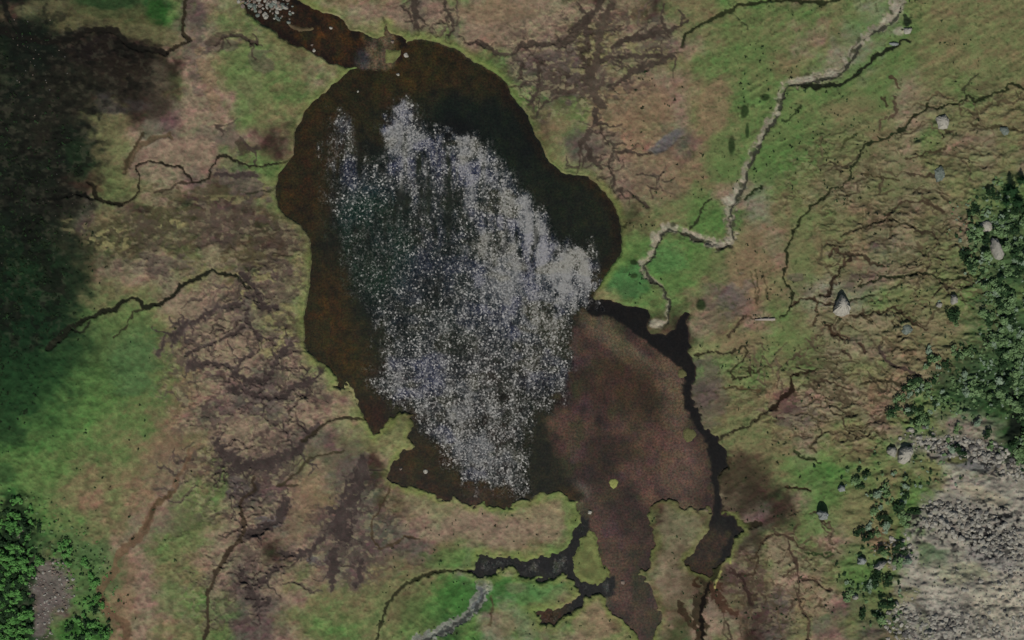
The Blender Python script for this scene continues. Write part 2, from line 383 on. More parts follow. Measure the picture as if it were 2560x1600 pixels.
# pale dry flecks on the hummock tops
fl = sstep(.20, .36, fbm(X / 12, Y / 9, 15, 2)) * (mL + mT + mR * .8).clip(0, 1)
k = (fl * .6)[..., None]
col = col * (1 - k) + np.array((132,124,92), float) * k
yf = region([(270,600,60,30,1),(430,560,40,14,1),(190,560,50,24,.6),(640,690,60,24,1),(620,740,30,40,1),(690,780,50,30,.9),(690,850,50,50,1),(740,850,26,30,1),(750,700,16,70,.8),(560,500,90,12,.7),(1480,110,60,60,.7),(1600,120,70,20,.8),(1460,170,40,30,.7)]) * sstep(.10, .22, fbm(X / 17, Y / 11, 5, 2))
k = (yf * .75)[..., None]
col = col * (1 - k) + np.array((128,122,78), float) * (1 + .15 * fine[..., None]) * k
hgt += yf * .3
hgt += fl * .3
sl_ = region([(2230,560,330,420,1),(2300,150,300,160,.6)])
k = (sl_ * (.30 + .5 * fbm(X / 60, Y / 30, 2, 3)).clip(0, .6))[..., None]
col = col * (1 - k) + np.array((94,104,62), float) * k
# small dark holes and heather tufts over the whole moor
dk = sstep(.40, .60, fbm(X / 8 + 40, Y / 7, 1, 2)) * (0.35 + 0.4 * right)
k = (dk * .6)[..., None]
col = col * (1 - k) + np.array((52,60,34), float) * k

# --- creeks and gullies
DK = (34,36,24); BR = (56,46,36); PU = (60,51,48)
brng = np.random.default_rng(77)
def branches(P, w, c, level=1, dens=1 / 34.0, reach=(20, 75)):
    """side rills that leave a gully, meander, taper and fork"""
    w0 = float(np.mean(w)) if isinstance(w, (list, tuple)) else w
    for i in range(len(P) - 1):
        a = np.array(P[i], float); b = np.array(P[i + 1], float)
        d = b - a; Ls = np.hypot(*d) + 1e-6
        for _ in range(brng.poisson(Ls * dens)):
            t = brng.uniform(); p = a + d * t
            h_ = math.atan2(d[1], d[0]) + brng.choice([-1, 1]) * brng.uniform(.5, 1.4)
            ln = brng.uniform(*reach); q_ = [tuple(p)]
            st = 9.0; n = max(3, int(ln / st)); ww = min(6.5, max(3.2, w0 * .5))
            for k_ in range(n):
                h_ += brng.normal(0, .5)
                p = p + st * np.array([math.cos(h_), math.sin(h_)]); q_.append(tuple(p))
            stroke(q_, list(np.linspace(ww, 2.4, len(q_))), c, .85, .45, 2, .9)
            if level > 1:
                branches(q_[1:], ww, c, level - 1, 1 / 40.0, (15, 45))
def rill_net(region_list, n, c, heading, spread, ln, ww=4.2):
    for cx, cy, rx_, ry_ in region_list:
        for _ in range(n):
            p = np.array([cx + brng.uniform(-rx_, rx_), cy + brng.uniform(-ry_, ry_)])
            h_ = heading + brng.normal(0, spread); q_ = [tuple(p)]
            for k_ in range(int(brng.uniform(*ln) / 8)):
                h_ += brng.normal(0, .55) + .15 * (heading - h_)
                p = p + 8 * np.array([math.cos(h_), math.sin(h_)]); q_.append(tuple(p))
            if len(q_) < 3: continue
            m_ = ww * brng.uniform(.7, 1.3)
            tone = tuple(np.array(c) * brng.uniform(.8, 1.25))
            stroke(q_, list(m_ * np.sin(np.linspace(.35, math.pi - .35, len(q_))) + .8), tone, brng.uniform(.55, .95), .6, 2, .9)
            # a dry pale lip along the rill
            stroke([(a_ + 1, b_ + m_ * .5 + 2.6) for a_, b_ in q_], 2.6, (128,118,92), brng.uniform(.1, .4), -.15, 2, .9)
            if brng.uniform() < .4: branches(q_, ww, c, 1, 1 / 60.0, (12, 36))
rill_net([(600,940,170,70),(600,1100,160,60),(620,1220,110,60),(560,1400,70,110),(650,1480,60,80),(880,1230,70,80),(860,1400,70,40),(560,730,130,60),(620,830,110,50),(740,960,60,50),(430,1200,50,80)], 5, (66,56,50), math.radians(-35), .8, (40, 130), 5)
rill_net([(1400,170,90,90),(1560,110,120,50),(1580,440,90,60),(1060,60,80,40),(1480,360,40,60)], 7, (68,58,50), math.radians(-40), .8, (30, 110), 4.6)
rill_net([(2230,420,190,70),(2250,520,180,60),(2230,640,180,50),(2240,760,160,60),(2220,880,160,60),(2120,960,150,50),(2080,1060,120,50),(2380,300,150,60)], 12, (68,60,42), math.radians(-8), .35, (40, 130), 4)
rill_net([(1960,1420,80,90),(1880,1510,80,60),(2000,1320,70,40),(1900,900,70,50),(2060,860,60,60)], 10, (70,58,44), math.radians(50), .9, (30, 90), 4)
stroke([(478,-60),(462,35),(458,80),(470,100),(440,115),(420,130)], 8, (44,38,26), .9, .8)
stroke([(-40,60),(20,80),(60,98),(110,100),(190,102),(205,76),(285,74),(310,108),(360,124),(420,132)], 15, (22,20,16), .85, .8, 3)
stroke([(0,-20),(20,40),(60,98)], 12, (20,22,18), .85, .6, 3)
stroke([(340,-10),(0,-10)], 1, 'm', 0, 0)
stroke([(736,393),(707,404),(661,414),(621,414),(586,400),(568,387),(550,389),(539,407),(525,429),(521,446),(500,455),(480,455),(471,439),(457,418),(418,414),(400,404),(379,402),(339,414),(350,443),(346,479),(336,496),(307,507)], 4.6, (34,32,22), .95, .8, 1.8, .5)
stroke([(480,455),(450,454),(432,468),(414,479),(386,482)], 5, (56,48,36), .85, .6, 2, .5)
stroke([(80,500),(143,493),(179,487),(211,487),(229,500)], 8, (16,18,14), .95, .8, 2.5, .5)
stroke([(221,454),(239,468),(239,493),(257,507),(300,512)], 9, (26,24,16), .9, .8, 2.5, .5)
stroke([(690,474),(650,475),(610,482)], 5, DK, .6, .4)
stroke([(310,430),(320,400),(345,365),(380,345),(420,335),(430,345)], [8,16,14,10,8], (84,70,50), .85, .5, 3)
stroke([(312,430),(318,395),(350,345),(358,330)], 5, (60,52,34), .8, .4, 2)
stroke([(620,720),(586,690),(560,686),(536,675),(511,689),(479,700),(450,714),(436,739),(400,761),(361,768),(354,754),(329,746),(307,757),(286,775),(250,782),(214,796),(179,818),(143,850),(120,870)], [7,7,7,6,7,8,10,9,9,12,8,8,10,12,10,9,18,18,14], (24,27,18), .92, 1.0, 2, .5)
stroke([(357,771),(332,782),(318,811),(300,830),(284,845)], 5, (46,46,30), .85, .6, 1.8, .5)
stroke([(179,818),(200,835),(214,830),(225,805)], 6, (30,34,24), .8, .6)
for P, w in [([(607,757),(557,768),(518,782),(493,804),(450,821),(430,842)], 8), ([(607,814),(586,832),(540,856),(500,871),(468,889)], 4.5), ([(620,770),(612,800),(636,821),(654,850)], 6),
             ([(629,882),(600,900),(586,929)], 7), ([(475,918),(518,911),(568,918),(586,936),(620,955),(668,946),(689,911),(700,885),(730,860)], 10),
             ([(571,979),(600,972),(625,979),(671,996),(711,989),(732,964),(779,961),(800,929),(806,912)], 8), ([(600,686),(618,700),(640,730),(662,768),(690,768)], 8),
             ([(470,804),(440,840),(430,870)], 6),([(392,885),(402,870),(410,850)], 6), ([(540,430),(590,440),(640,440)], 7),
             ([(796,1060),(757,1103),(750,1121),(700,1142),(661,1164),(607,1164),(557,1131),(536,1096)], [8,9,12,18,24,26,16,10]),
             ([(907,1146),(900,1196),(882,1239),(857,1281),(854,1331)], [14,26,38,42,40]), ([(815,1340),(780,1375),(730,1385),(700,1382)], 9), ([(829,1390),(836,1430),(829,1478)], [24,16,6]),
             ([(896,1400),(905,1440),(896,1464)], [14,12,10]), ([(600,1340),(640,1330),(700,1300),(712,1250)], [8,12,20,12]),
             ([(604,1430),(622,1470),(640,1510),(670,1500)], [14,18,16,10]), ([(690,1420),(660,1450),(640,1450)], 8), ([(640,1210),(632,1224),(610,1235)], 9)]:
    w = [v * 1.3 for v in w] if isinstance(w, list) else w * 1.35
    stroke(P, [v + 9 for v in w] if isinstance(w, list) else w + 9, (84,72,66), .5, .2, 5, 1, .6)
    stroke(P, w, PU, .9, .6, 2.6, .9, .6)
    branches(P, w, PU, 2)
stroke([(560,950),(556,940)], 4, BR, .5, .2)
stroke([(930,1050),(899,1047),(846,1047),(820,1052),(804,1063),(778,1090),(757,1103)], [10,6,6,6,7,8,9], (48,42,30), .92, .7, 2, .5)
stroke([(857,1128),(779,1146),(754,1174),(714,1206),(693,1214)], 5.5, (58,52,36), .9, .5, 2, .6)
stroke([(693,1214),(720,1214),(744,1208)], 4.5, (58,52,36), .8, .4, 2, .6)
stroke([(632,1195),(632,1224),(607,1242),(604,1274),(611,1310),(604,1346),(571,1374),(546,1414),(529,1456),(518,1478),(518,1524),(521,1567),(508,1610)], [6,7,7,8,8,10,10,10,9,9,8,7,7], (56,46,34), .9, .7, 2.2, .8)
stroke([(479,1121),(468,1153),(446,1196),(432,1224),(418,1242),(389,1264),(375,1292),(357,1324),(336,1356),(296,1389),(289,1424),(250,1481),(264,1524),(314,1560),(321,1640)], [5,5,8,7,10,12,16,22,20,16,18,22,20,18,18], (98,74,54), .75, .4, 4, 1)
stroke([(432,1224),(418,1242),(389,1264),(375,1292),(357,1320)], 8, (74,60,40), .7, .3, 2)
stroke([(979,1214),(954,1260),(929,1303),(929,1346),(950,1371),(986,1364),(1011,1342),(1050,1345)], 5, (64,52,36), .85, .5, 2)
stroke([(983,1200),(975,1240),(965,1290)], 4, (120,104,78), .5, 0)
stroke([(1190,1424),(1136,1428),(1082,1431),(1039,1449),(993,1478),(968,1510),(957,1549),(946,1585),(925,1620)], [8,6,6,9,9,8,7,6,6], (42,44,26), .9, .8, 2, .5, 0, 'y')
stroke([(1228,1490),(1234,1520),(1226,1560)], 5, (70,58,40), .7, .3)
stroke([(700,-40),(700,0),(702,20)], 3, 'm', .3, .1)
# top centre
stroke([(1545,-60),(1532,0),(1511,36),(1500,71),(1496,125),(1493,154),(1471,200),(1486,243),(1511,264)], [12,14,18,20,22,22,24,24,12], (70,60,50), .88, .7, 3, 1, .4)
for P, w in [([(1300,111),(1350,110),(1400,111),(1430,90),(1450,64),(1496,21),(1510,-20)], [7,9,12,22,26,14,8]), ([(1190,111),(1220,114),(1246,136),(1289,132),(1300,111)], 6),
             ([(1346,150),(1346,179),(1343,229),(1321,261)], 6), ([(1271,214),(1290,213),(1314,211)], 5), ([(1325,293),(1343,290),(1350,275),(1364,257),(1400,240)], 5),
             ([(1530,120),(1557,100),(1604,89),(1657,75),(1690,66),(1720,50)], [8,12,14,16,8,5]), ([(1657,10),(1657,64)], 5), ([(1504,150),(1557,139),(1629,139),(1682,143)], [8,12,12,9]),
             ([(1521,218),(1575,186),(1629,161),(1675,148)], [8,14,14,8]), ([(1486,271),(1489,304),(1515,313)], [12,14,8]), ([(1482,329),(1457,354),(1446,379),(1441,436)], [16,18,6,3]),
             ([(1470,370),(1478,395),(1500,420)], [18,14,8]), ([(1521,421),(1524,395),(1532,379),(1570,376),(1600,384),(1630,380)], [5,5,6,8,7,5]), ([(1522,421),(1534,440),(1532,470)], 5),
             ([(1575,475),(1604,500),(1625,518)], 5), ([(1560,470),(1540,480)], 5), ([(1700,118),(1711,86)], 7), ([(1108,-20),(1116,20),(1128,50),(1134,75)], 7),
             ([(1035,-30),(1038,30),(1040,90)], [20,16,8]), ([(1000,15),(1020,34),(1030,60)], 5), ([(1160,110),(1190,104),(1220,112)], 5), ([(1300,195),(1310,160)], 8),
             ([(958,50),(964,60),(964,90)], 6), ([(540,110),(560,92),(590,88),(640,105)], 9), ([(600,345),(620,370),(650,368)], 10), ([(540,310),(560,330)], 6)]:
    stroke(P, w, (62,53,45), .9, .6, 2.2, .9, .35)
    branches(P, w, (62,53,45), 1)
stroke([(1700,118),(1711,86),(1757,61),(1807,36),(1843,14),(1896,2),(1986,2),(2057,7),(2100,-6)], [4,7,8,9,7,6,6,9,6], (36,42,22), .92, .7, 2, .5)
stroke([(1779,493),(1760,510),(1754,529),(1745,550),(1725,568)], 4.6, (40,46,28), .9, .6, 1.8, .5)
# right-hand creeks
GD = (34,44,22)
for P, w, c in [([(2620,240),(2557,218),(2540,208),(2521,207),(2514,229),(2479,239),(2439,246),(2421,236),(2400,254),(2361,264),(2343,275),(2325,268),(2314,261),(2300,282),(2275,296),(2264,321),(2236,329),(2211,350),(2164,357),(2150,386),(2125,418),(2125,439),(2104,464),(2071,471),(2057,493),(2025,511),(2014,536),(2007,543),(1982,571),(1971,625),(1961,693),(1979,729),(1975,775),(1954,800)], 5, GD),
      ([(2130,630),(2093,693),(2085,705),(2071,732),(2050,735)], [5,8,9,9,6], (50,38,28)), ([(2114,664),(2111,632),(2082,618),(2070,640)], 6, (80,64,48)), ([(2114,629),(2157,636),(2179,661),(2211,664)], 6, (72,60,44)),
      ([(1979,768),(2004,750),(2036,746),(2079,761)], 6, (62,48,34)), ([(2040,746),(2046,780),(2036,815)], 4, (74,60,42)), ([(2143,718),(2170,712),(2200,693),(2257,693),(2314,686),(2361,700),(2432,689),(2455,695)], 4.6, GD),
      ([(2126,752),(2150,745),(2180,735)], 5, GD), ([(2129,793),(2160,785),(2186,775),(2205,780),(2236,768),(2250,780),(2268,796),(2290,812),(2314,821)], 5, (64,52,36)),
      ([(2143,854),(2155,870),(2164,889)], 6, (76,58,46)), ([(2200,871),(2218,900),(2257,921),(2300,939)], 7, (76,62,56)), ([(2060,810),(2080,835),(2110,850)], [8,14,8], (70,50,36)),
      ([(2050,920),(2010,930),(1979,943),(1982,975),(1950,996),(1930,1020)], [4,5,7,9,11,12], (40,28,18)), ([(1793,1103),(1825,1085),(1850,1068),(1871,1060),(1905,1035),(1935,1010)], 4.4, (54,50,34)),
      ([(1739,896),(1786,879),(1814,882),(1845,870),(1861,864),(1864,893),(1840,910),(1821,925),(1836,943),(1875,943),(1871,914),(1886,932),(1921,911)], 4.4, (54,50,32)),
      ([(2030,960),(2060,950),(2100,965),(2130,975)], 5, (72,58,42)), ([(2150,965),(2200,955),(2270,965)], 4.5, (66,60,40)), ([(1800,975),(1840,965),(1900,980)], 4, (90,74,48)),
      ([(2100,590),(2130,575),(2200,555),(2220,545),(2260,560),(2330,590)], 5, (66,62,42)), ([(2220,545),(2230,525),(2260,508),(2310,505),(2360,530)], 5, (72,58,42)), ([(2290,580),(2325,580),(2345,600)], 5, (66,54,40)),
      ([(2270,395),(2330,380),(2360,370)], 5, (72,62,42)), ([(2160,438),(2200,440),(2250,450)], 5, (72,66,40)), ([(2270,435),(2320,436),(2350,440)], 5, (78,66,48)), ([(2430,305),(2460,318),(2500,318),(2560,330)], 5, (72,66,42)),
      ([(2410,230),(2425,205),(2450,185)], 4.5, (60,62,40)), ([(2225,190),(2240,210),(2248,225)], 6, (84,66,48)), ([(2232,250),(2242,275),(2225,300)], 9, (88,72,56)), ([(2210,245),(2215,265)], 5, (62,54,36)), ([(2195,330),(2200,300),(2220,290)], 4, (92,76,56)),
      ([(2102,380),(2120,350),(2140,330)], 5, (74,82,46)), ([(1954,300),(1975,285),(2000,265)], 4.4, (50,70,36)), ([(1856,494),(1875,485),(1905,470)], [4,8,4], (34,50,24)), ([(1830,30),(1850,50),(1870,75)], 3.6, (76,88,58)),
      ([(1890,1389),(1905,1360),(1925,1340),(1955,1332),(1985,1345),(2010,1370)], 5, (72,56,42)), ([(1965,1336),(1975,1370),(1985,1400),(2000,1440),(2040,1460),(2080,1475)], 5, (74,58,46)), ([(1850,1440),(1880,1440),(1895,1410),(1890,1385)], 5, (70,56,40)),
      ([(2015,1383),(2050,1387),(2080,1385)], 4.4, (52,74,36)), ([(2000,1440),(1990,1500),(2030,1560),(2020,1600)], 6, (86,68,54)), ([(1960,1220),(1990,1222),(2020,1228)], 5, (60,44,28)), ([(1990,1130),(2020,1150),(2050,1158)], 6, (48,62,32)),
      ([(1820,840),(1850,800),(1870,790)], 5, (74,62,46)), ([(1870,795),(1905,795)], 4, (86,70,50)), ([(1560,560),(1546,565)], 4, DK)]:
    stroke(P, w, tuple(v * .8 for v in c), .9, .8, 2, 1.1)
for b in [(1750,1440,70,44,(66,54,40),.65,-30),(1850,1350,40,50,(60,54,38),.5,0),(1720,1390,36,30,(70,60,44),.5,0),(1800,1300,50,20,(52,44,32),.5,0)]:
    blob(*b[:7], .9, .5)
# rusty gully below the black channel
q, m = stroke([(1775,1425),(1762,1450),(1770,1470),(1750,1500),(1735,1530),(1752,1560),(1755,1640)], [44,28,22,26,24,22,20], (52,44,30), .9, .7, 3, 1, .5)
stroke([(1700,1500),(1705,1530),(1730,1560),(1750,1590)], [8,12,16,14], (54,42,28), .85, .6, 2.5, 1, .4)
stroke([(1800,1405),(1782,1440),(1768,1470),(1752,1510),(1750,1560),(1762,1640)], [9,10,8,7,9,8], (16,13,10), .9, .8, 2.2, 1, .3)
stroke([(1714,1400),(1735,1425),(1765,1432)], 12, (36,24,15), .8, .4, 3, 1, .4)
stroke([(1745,1440),(1735,1455),(1745,1470)], 8, (48,30,18), .8, .4)
stroke([(1790,1460),(1788,1490),(1810,1520),(1840,1540)], [22,24,24,14], (64,42,30), .8, .5, 3, 1, .5)
stroke([(1826,1430),(1850,1445),(1870,1480),(1880,1510)], [8,12,10,8], (46,32,28), .8, .6, 2.5, 1, .5)
stroke([(1786,1470),(1792,1440),(1802,1425)], 6, (140,138,76), .9, -.2, 2, .3)
stroke([(1820,1392),(1826,1410)], 6, (124,122,64), .8, -.1, 2, .3)
stroke([(1758,1415),(1775,1420)], 12, (104,84,62), .7, -.1, 3)
stroke([(1815,1290),(1840,1310),(1870,1320),(1900,1308)], [18,22,18,10], (36,34,20), .85, .6, 3, 1, .4)
stroke([(1800,1180),(1820,1150)], 16, (46,38,26), .6, .3, 5)
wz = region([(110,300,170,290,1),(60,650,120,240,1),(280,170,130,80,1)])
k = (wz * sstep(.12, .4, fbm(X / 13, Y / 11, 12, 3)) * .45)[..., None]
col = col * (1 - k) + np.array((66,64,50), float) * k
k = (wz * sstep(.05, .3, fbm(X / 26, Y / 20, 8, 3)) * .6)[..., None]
col = col * (1 - k) + np.array((15,17,13), float) * k  # mottles the western peat and the painted shade
# --- pale gravel stream beds with a dark thread of water
CREEK = [(2246,-60),(2243,0),(2239,29),(2218,57),(2171,82),(2150,107),(2129,143),(2100,175),(2057,196),(2014,203),(1964,207),(1954,229),(1943,271),(1914,321),(1889,361),(1868,407),(1854,461),(1832,496),
         (1819,525),(1824,561),(1829,598),(1807,614),(1771,604),(1721,582),(1668,568),(1646,589),(1629,632),(1604,657),(1621,693),(1650,714),(1666,750),(1668,796),(1648,812)]
CW = [34,34,28,18,16,18,18,22,26,22,12,11,11,11,11,13,20,28,24,20,20,20,18,16,22,14,12,13,11,5,5,6,8]
GV = np.zeros(X.shape)
q, m = stroke(CREEK, [w + 6 for w in CW], (112,110,84), .6, .25, 5, .8, .25)
CW = [v * .88 for v in CW]
q, m = stroke(CREEK, CW, (126,120,102), .9, .55, 3, 1.1, .6); GV[q] = np.maximum(GV[q], m)
off = [(x + 5, y + 6) for x, y in CREEK[2:-1]]
stroke(off, [7,6,6,7,8,7,8,6,5,6,7,7,7,7,8,7,5,5,5,7,8,6,6,5,6,5,7,6,5,6], (44,46,38), .85, .5, 1.8, .8, .5)
stroke([(x - 2, y - 2) for x, y in CREEK[5:10]], 4, (60,58,46), .6, .2, 2, 1, .5)
stroke([(1700,579),(1730,594),(1771,612),(1800,624),(1828,618)], 5, (52,50,38), .8, .4, 2)
stroke([(2275,105),(2257,100),(2246,112),(2218,125),(2186,143),(2157,175),(2132,196),(2100,211),(2043,218),(2004,214)], [6,6,5,10,9,8,11,9,10,8], (24,30,18), .95, .9, 2, .5)
stroke([(2258,40),(2270,60)], 9, (28,36,24), .8, .4)
for i_ in range(2, 27):
    for _ in range(2):
        t_ = brng.uniform(); px_ = CREEK[i_][0] + t_ * (CREEK[i_ + 1][0] - CREEK[i_][0]) + brng.normal(0, CW[i_] * .45); py_ = CREEK[i_][1] + t_ * (CREEK[i_ + 1][1] - CREEK[i_][1]) + brng.normal(0, CW[i_] * .45)
        blob(px_, py_, brng.uniform(4, 9), brng.uniform(3, 7), [(54,58,40), (80,98,56), (146,138,120)][brng.integers(3)], .75, brng.uniform(0, 180), .5, .3, 0, 8)
for cx, cy, a_, b_ in [(1822,500,16,12),(1790,612,26,7),(1825,603,9,9),(1632,592,8,12),(2010,198,30,7),(2080,185,18,7),(2243,20,16,14),(1640,808,18,14),(2250,78,14,10)]:
    q, m = blob(cx, cy, a_, b_, (150,142,126), .7, 0, .5, .3, -.1, 9)
C2 = [(1208,1436),(1206,1464),(1207,1484),(1186,1512),(1163,1546),(1129,1566),(1089,1580),(1046,1601),(980,1650)]
q, m = stroke(C2, [22,30,30,28,26,26,24,26,26], (114,116,108), .95, .5, 2.4, .6, .3); GV[q] = np.maximum(GV[q], m)
stroke([(x - 4, y + 4) for x, y in C2[:4]] , 11, (70,74,78), .7, .3, 3, .8, .6)
stroke([(x + 3, y + 3) for x, y in C2[2:]], [7,9,8,10,7,9,9], (48,52,50), .75, .3, 2.4, 1.2, .8)
blob(1222,1462, 9, 16, (128,132,112), .8)
# --- scree, rubble
SC = [(2700,1120),(2560,1160),(2470,1190),(2400,1215),(2340,1235),(2310,1275),(2270,1310),(2262,1370),(2250,1440),(2232,1500),(2250,1560),(2240,1700),(2700,1700)]
q = box(SC, 120)
sd = poly_sdf(X[q] + WX[q] * 3, Y[q] + WY[q] * 3, SC)
m = sstep(14, -22, sd) * (1 - .55 * sstep(.05, .3, fbm(X[q] / 50, Y[q] / 50, 12, 3)) * sstep(-240, -20, sd))
scree = np.zeros(X.shape); scree[q] = sstep(4, -10, sd)
k = m[..., None]
col[q] = col[q] * (1 - k) + (np.array((134,129,116), float) * (1 + .28 * fbm(X[q] / 40, Y[q] / 26, 5, 4)[..., None] + .10 * fine[q][..., None])) * k
hgt[q] += m * fbm(X[q] / 40, Y[q] / 24, 2, 3) * .9
for b in [(2330,1415,34,16,'w',.4,-20),(2420,1430,80,24,(124,128,90),.4,-10),(2290,1300,24,20,(112,108,100),.6,0),(2250,1405,30,20,(100,98,96),.7,-20),(2480,1400,60,24,(108,104,108),.5,20),
          (2440,1310,130,60,(112,108,100),.6,22),(2400,1130,110,36,(112,106,98),.85,10),(2310,1110,26,20,'w',.6,0),(2420,1160,60,14,(92,92,94),.7,18),(2390,1150,24,9,(84,90,40),.7,0),(2460,1240,60,22,(146,138,112),.6,20),
          (2340,1560,90,50,(112,108,104),.5,0),(2500,1500,80,60,(148,140,118),.4,0)]:
    blob(*b[:7], .5, .35, -.1, 14)
for cx, cy, rx_, ry_, rot in [(130,1464,46,58,-15),(106,1550,20,50,10),(50,1320,16,22,20)]:
    blob(cx, cy, rx_, ry_, (90,82,78), .95, rot, .5, .25, -.2, 12)
blob(680,20,70,36,(78,72,70), .8, 30, .5, .3, 0, 12)

cl_ = region([(2420,1310,150,60,1),(2330,1290,60,34,.9),(2400,1128,120,34,.9),(2500,1160,70,40,.8),(2330,1560,110,50,.5),(2460,1560,150,60,.35),(2480,1440,120,100,.2),(2450,1370,90,40,.7)])
k = (cl_ * sstep(.0, .30, fbm(X / 9, Y / 8, 4, 2) + .25 * n3) * .85)[..., None]
col = col * (1 - k) + np.array((28,29,30), float) * k  # shadow in the gaps between clustered rocks, put into the colour
hgt -= k[..., 0] * .9
# ------------------------------------------------------------------ water level and banks
w = WF['all']
gr = col.mean(-1, keepdims=True)
col = gr + (col - gr) * .85 + np.array((1.0, .5, 1.0))
col = col * (1 + .05 * sstep(40, 80, gr))
col = np.clip(col, 4, 235)
# a narrow lush bank along the lake
lush = sstep(26, 5, w) * sstep(-2, 3, w) * sstep(500, 640, X) * (0.5 + 0.5 * sstep(-.2, .2, n1)) * sstep(16, 30, np.minimum(WF['channel'] + 40 * (Y > 1280), 60))
k = (lush * .62)[..., None]
col = col * (1 - k) + np.array((106,118,64), float) * (1 + .15 * mott[..., None]) * k
hgt_land = np.maximum(hgt, 0.35) + hill
bank = sstep(0, 9, w)
shore = 0.16 * np.clip(w, -30, 30)
hgt = np.where(w > 0, np.minimum(0.30 * w, 1.0) * (1 - bank) + hgt_land * bank + 0.02, np.maximum(0.22 * w, -4.0) - 0.02)
isl_m = WF['islet'] < 0
hgt = np.where(isl_m, np.minimum(-WF['islet'] * 0.12, 0.8) + 0.15 * mott, hgt)
k = (sstep(3, -3, WF['islet']) * .75)[..., None]
tone = np.where((Y < 100)[..., None], np.array((92,76,60), float), np.array((102,108,66), float))
tone = np.where(((Y > 900) & (Y < 1100))[..., None], np.array((134,130,90), float), tone)
col = col * (1 - k) + tone * (1 + .2 * mott[..., None] + .15 * n3[..., None]) * k

def to_world(px, py, z):
    f = S * (H - z) / H
    return (px - 1280) * f, (800 - py) * f
def height_at(px, py):
    i = int(np.clip(np.searchsorted(gx, px), 1, len(gx) - 1)); j = int(np.clip(np.searchsorted(gy, py), 1, len(gy) - 1))
    fx = (px - gx[i - 1]) / (gx[i] - gx[i - 1]); fy = (py - gy[j - 1]) / (gy[j] - gy[j - 1])
    a = hgt[j - 1, i - 1] * (1 - fx) + hgt[j - 1, i] * fx
    b = hgt[j, i - 1] * (1 - fx) + hgt[j, i] * fx
    return float(a * (1 - fy) + b * fy)

# ------------------------------------------------------------------ materials
def new_mat(name):
    m = bpy.data.materials.new(name); m.use_nodes = True
    nt = m.node_tree; nt.nodes.clear()
    out = nt.nodes.new('ShaderNodeOutputMaterial')
    b = nt.nodes.new('ShaderNodeBsdfPrincipled')
    nt.links.new(b.outputs[0], out.inputs[0])
    return m, nt, b
def node(nt, t, **kw):
    n = nt.nodes.new(t)
    for k_, v in kw.items():
        setattr(n, k_, v)
    return n
def noise_node(nt, scale, detail=3, rough=0.6, vec=None):
    n = node(nt, 'ShaderNodeTexNoise')
    n.inputs['Scale'].default_value = scale
    n.inputs['Detail'].default_value = detail
    n.inputs['Roughness'].default_value = rough
    if vec: nt.links.new(vec, n.inputs['Vector'])
    return n
def mrange(nt, src, a, b, c, d):
    n = node(nt, 'ShaderNodeMapRange')
    n.inputs[1].default_value = a; n.inputs[2].default_value = b
    n.inputs[3].default_value = c; n.inputs[4].default_value = d
    nt.links.new(src, n.inputs[0])
    return n.outputs[0]

def ground_material(name, grain):
    m, nt, b = new_mat(name)
    L = nt.links
    at = node(nt, 'ShaderNodeAttribute', attribute_name='cover')
    geo = node(nt, 'ShaderNodeNewGeometry')
    a = noise_node(nt, 1.3, 3, .7, geo.outputs['Position'])
    c = noise_node(nt, 0.28, 3, .6, geo.outputs['Position'])
    f1 = mrange(nt, a.outputs['Fac'], .25, .75, 1 - grain, 1 + grain)
    f2 = mrange(nt, c.outputs['Fac'], .25, .75, .88, 1.12)
    mul = node(nt, 'ShaderNodeMath', operation='MULTIPLY')
    L.new(f1, mul.inputs[0]); L.new(f2, mul.inputs[1])
    vm = node(nt, 'ShaderNodeVectorMath', operation='SCALE')
    L.new(at.outputs['Color'], vm.inputs[0]); L.new(mul.outputs[0], vm.inputs['Scale'])
    tint = node(nt, 'ShaderNodeMix', data_type='RGBA', blend_type='MULTIPLY')
    tn = noise_node(nt, 0.6, 2, .5, geo.outputs['Position'])
    rampc = node(nt, 'ShaderNodeValToRGB')
    rampc.color_ramp.elements[0].position = .3; rampc.color_ramp.elements[0].color = (1.06, .97, .95, 1)
    rampc.color_ramp.elements[1].position = .7; rampc.color_ramp.elements[1].color = (.95, 1.03, .95, 1)
    L.new(tn.outputs['Fac'], rampc.inputs[0])
    tint.inputs[0].default_value = 1.0
    L.new(vm.outputs[0], tint.inputs[6]); L.new(rampc.outputs[0], tint.inputs[7])
    L.new(tint.outputs[2], b.inputs['Base Color'])
    b.inputs['Roughness'].default_value = 1.0
    b.inputs['Specular IOR Level'].default_value = 0.1
    bmp = node(nt, 'ShaderNodeBump')
    bmp.inputs['Strength'].default_value = .5; bmp.inputs['Distance'].default_value = .5
    L.new(a.outputs['Fac'], bmp.inputs['Height']); L.new(bmp.outputs[0], b.inputs['Normal'])
    return m
M_ground = ground_material('moor_turf', .16)
M_gravel = ground_material('stream_gravel', .26)
M_scree = ground_material('scree_gravel', .15)

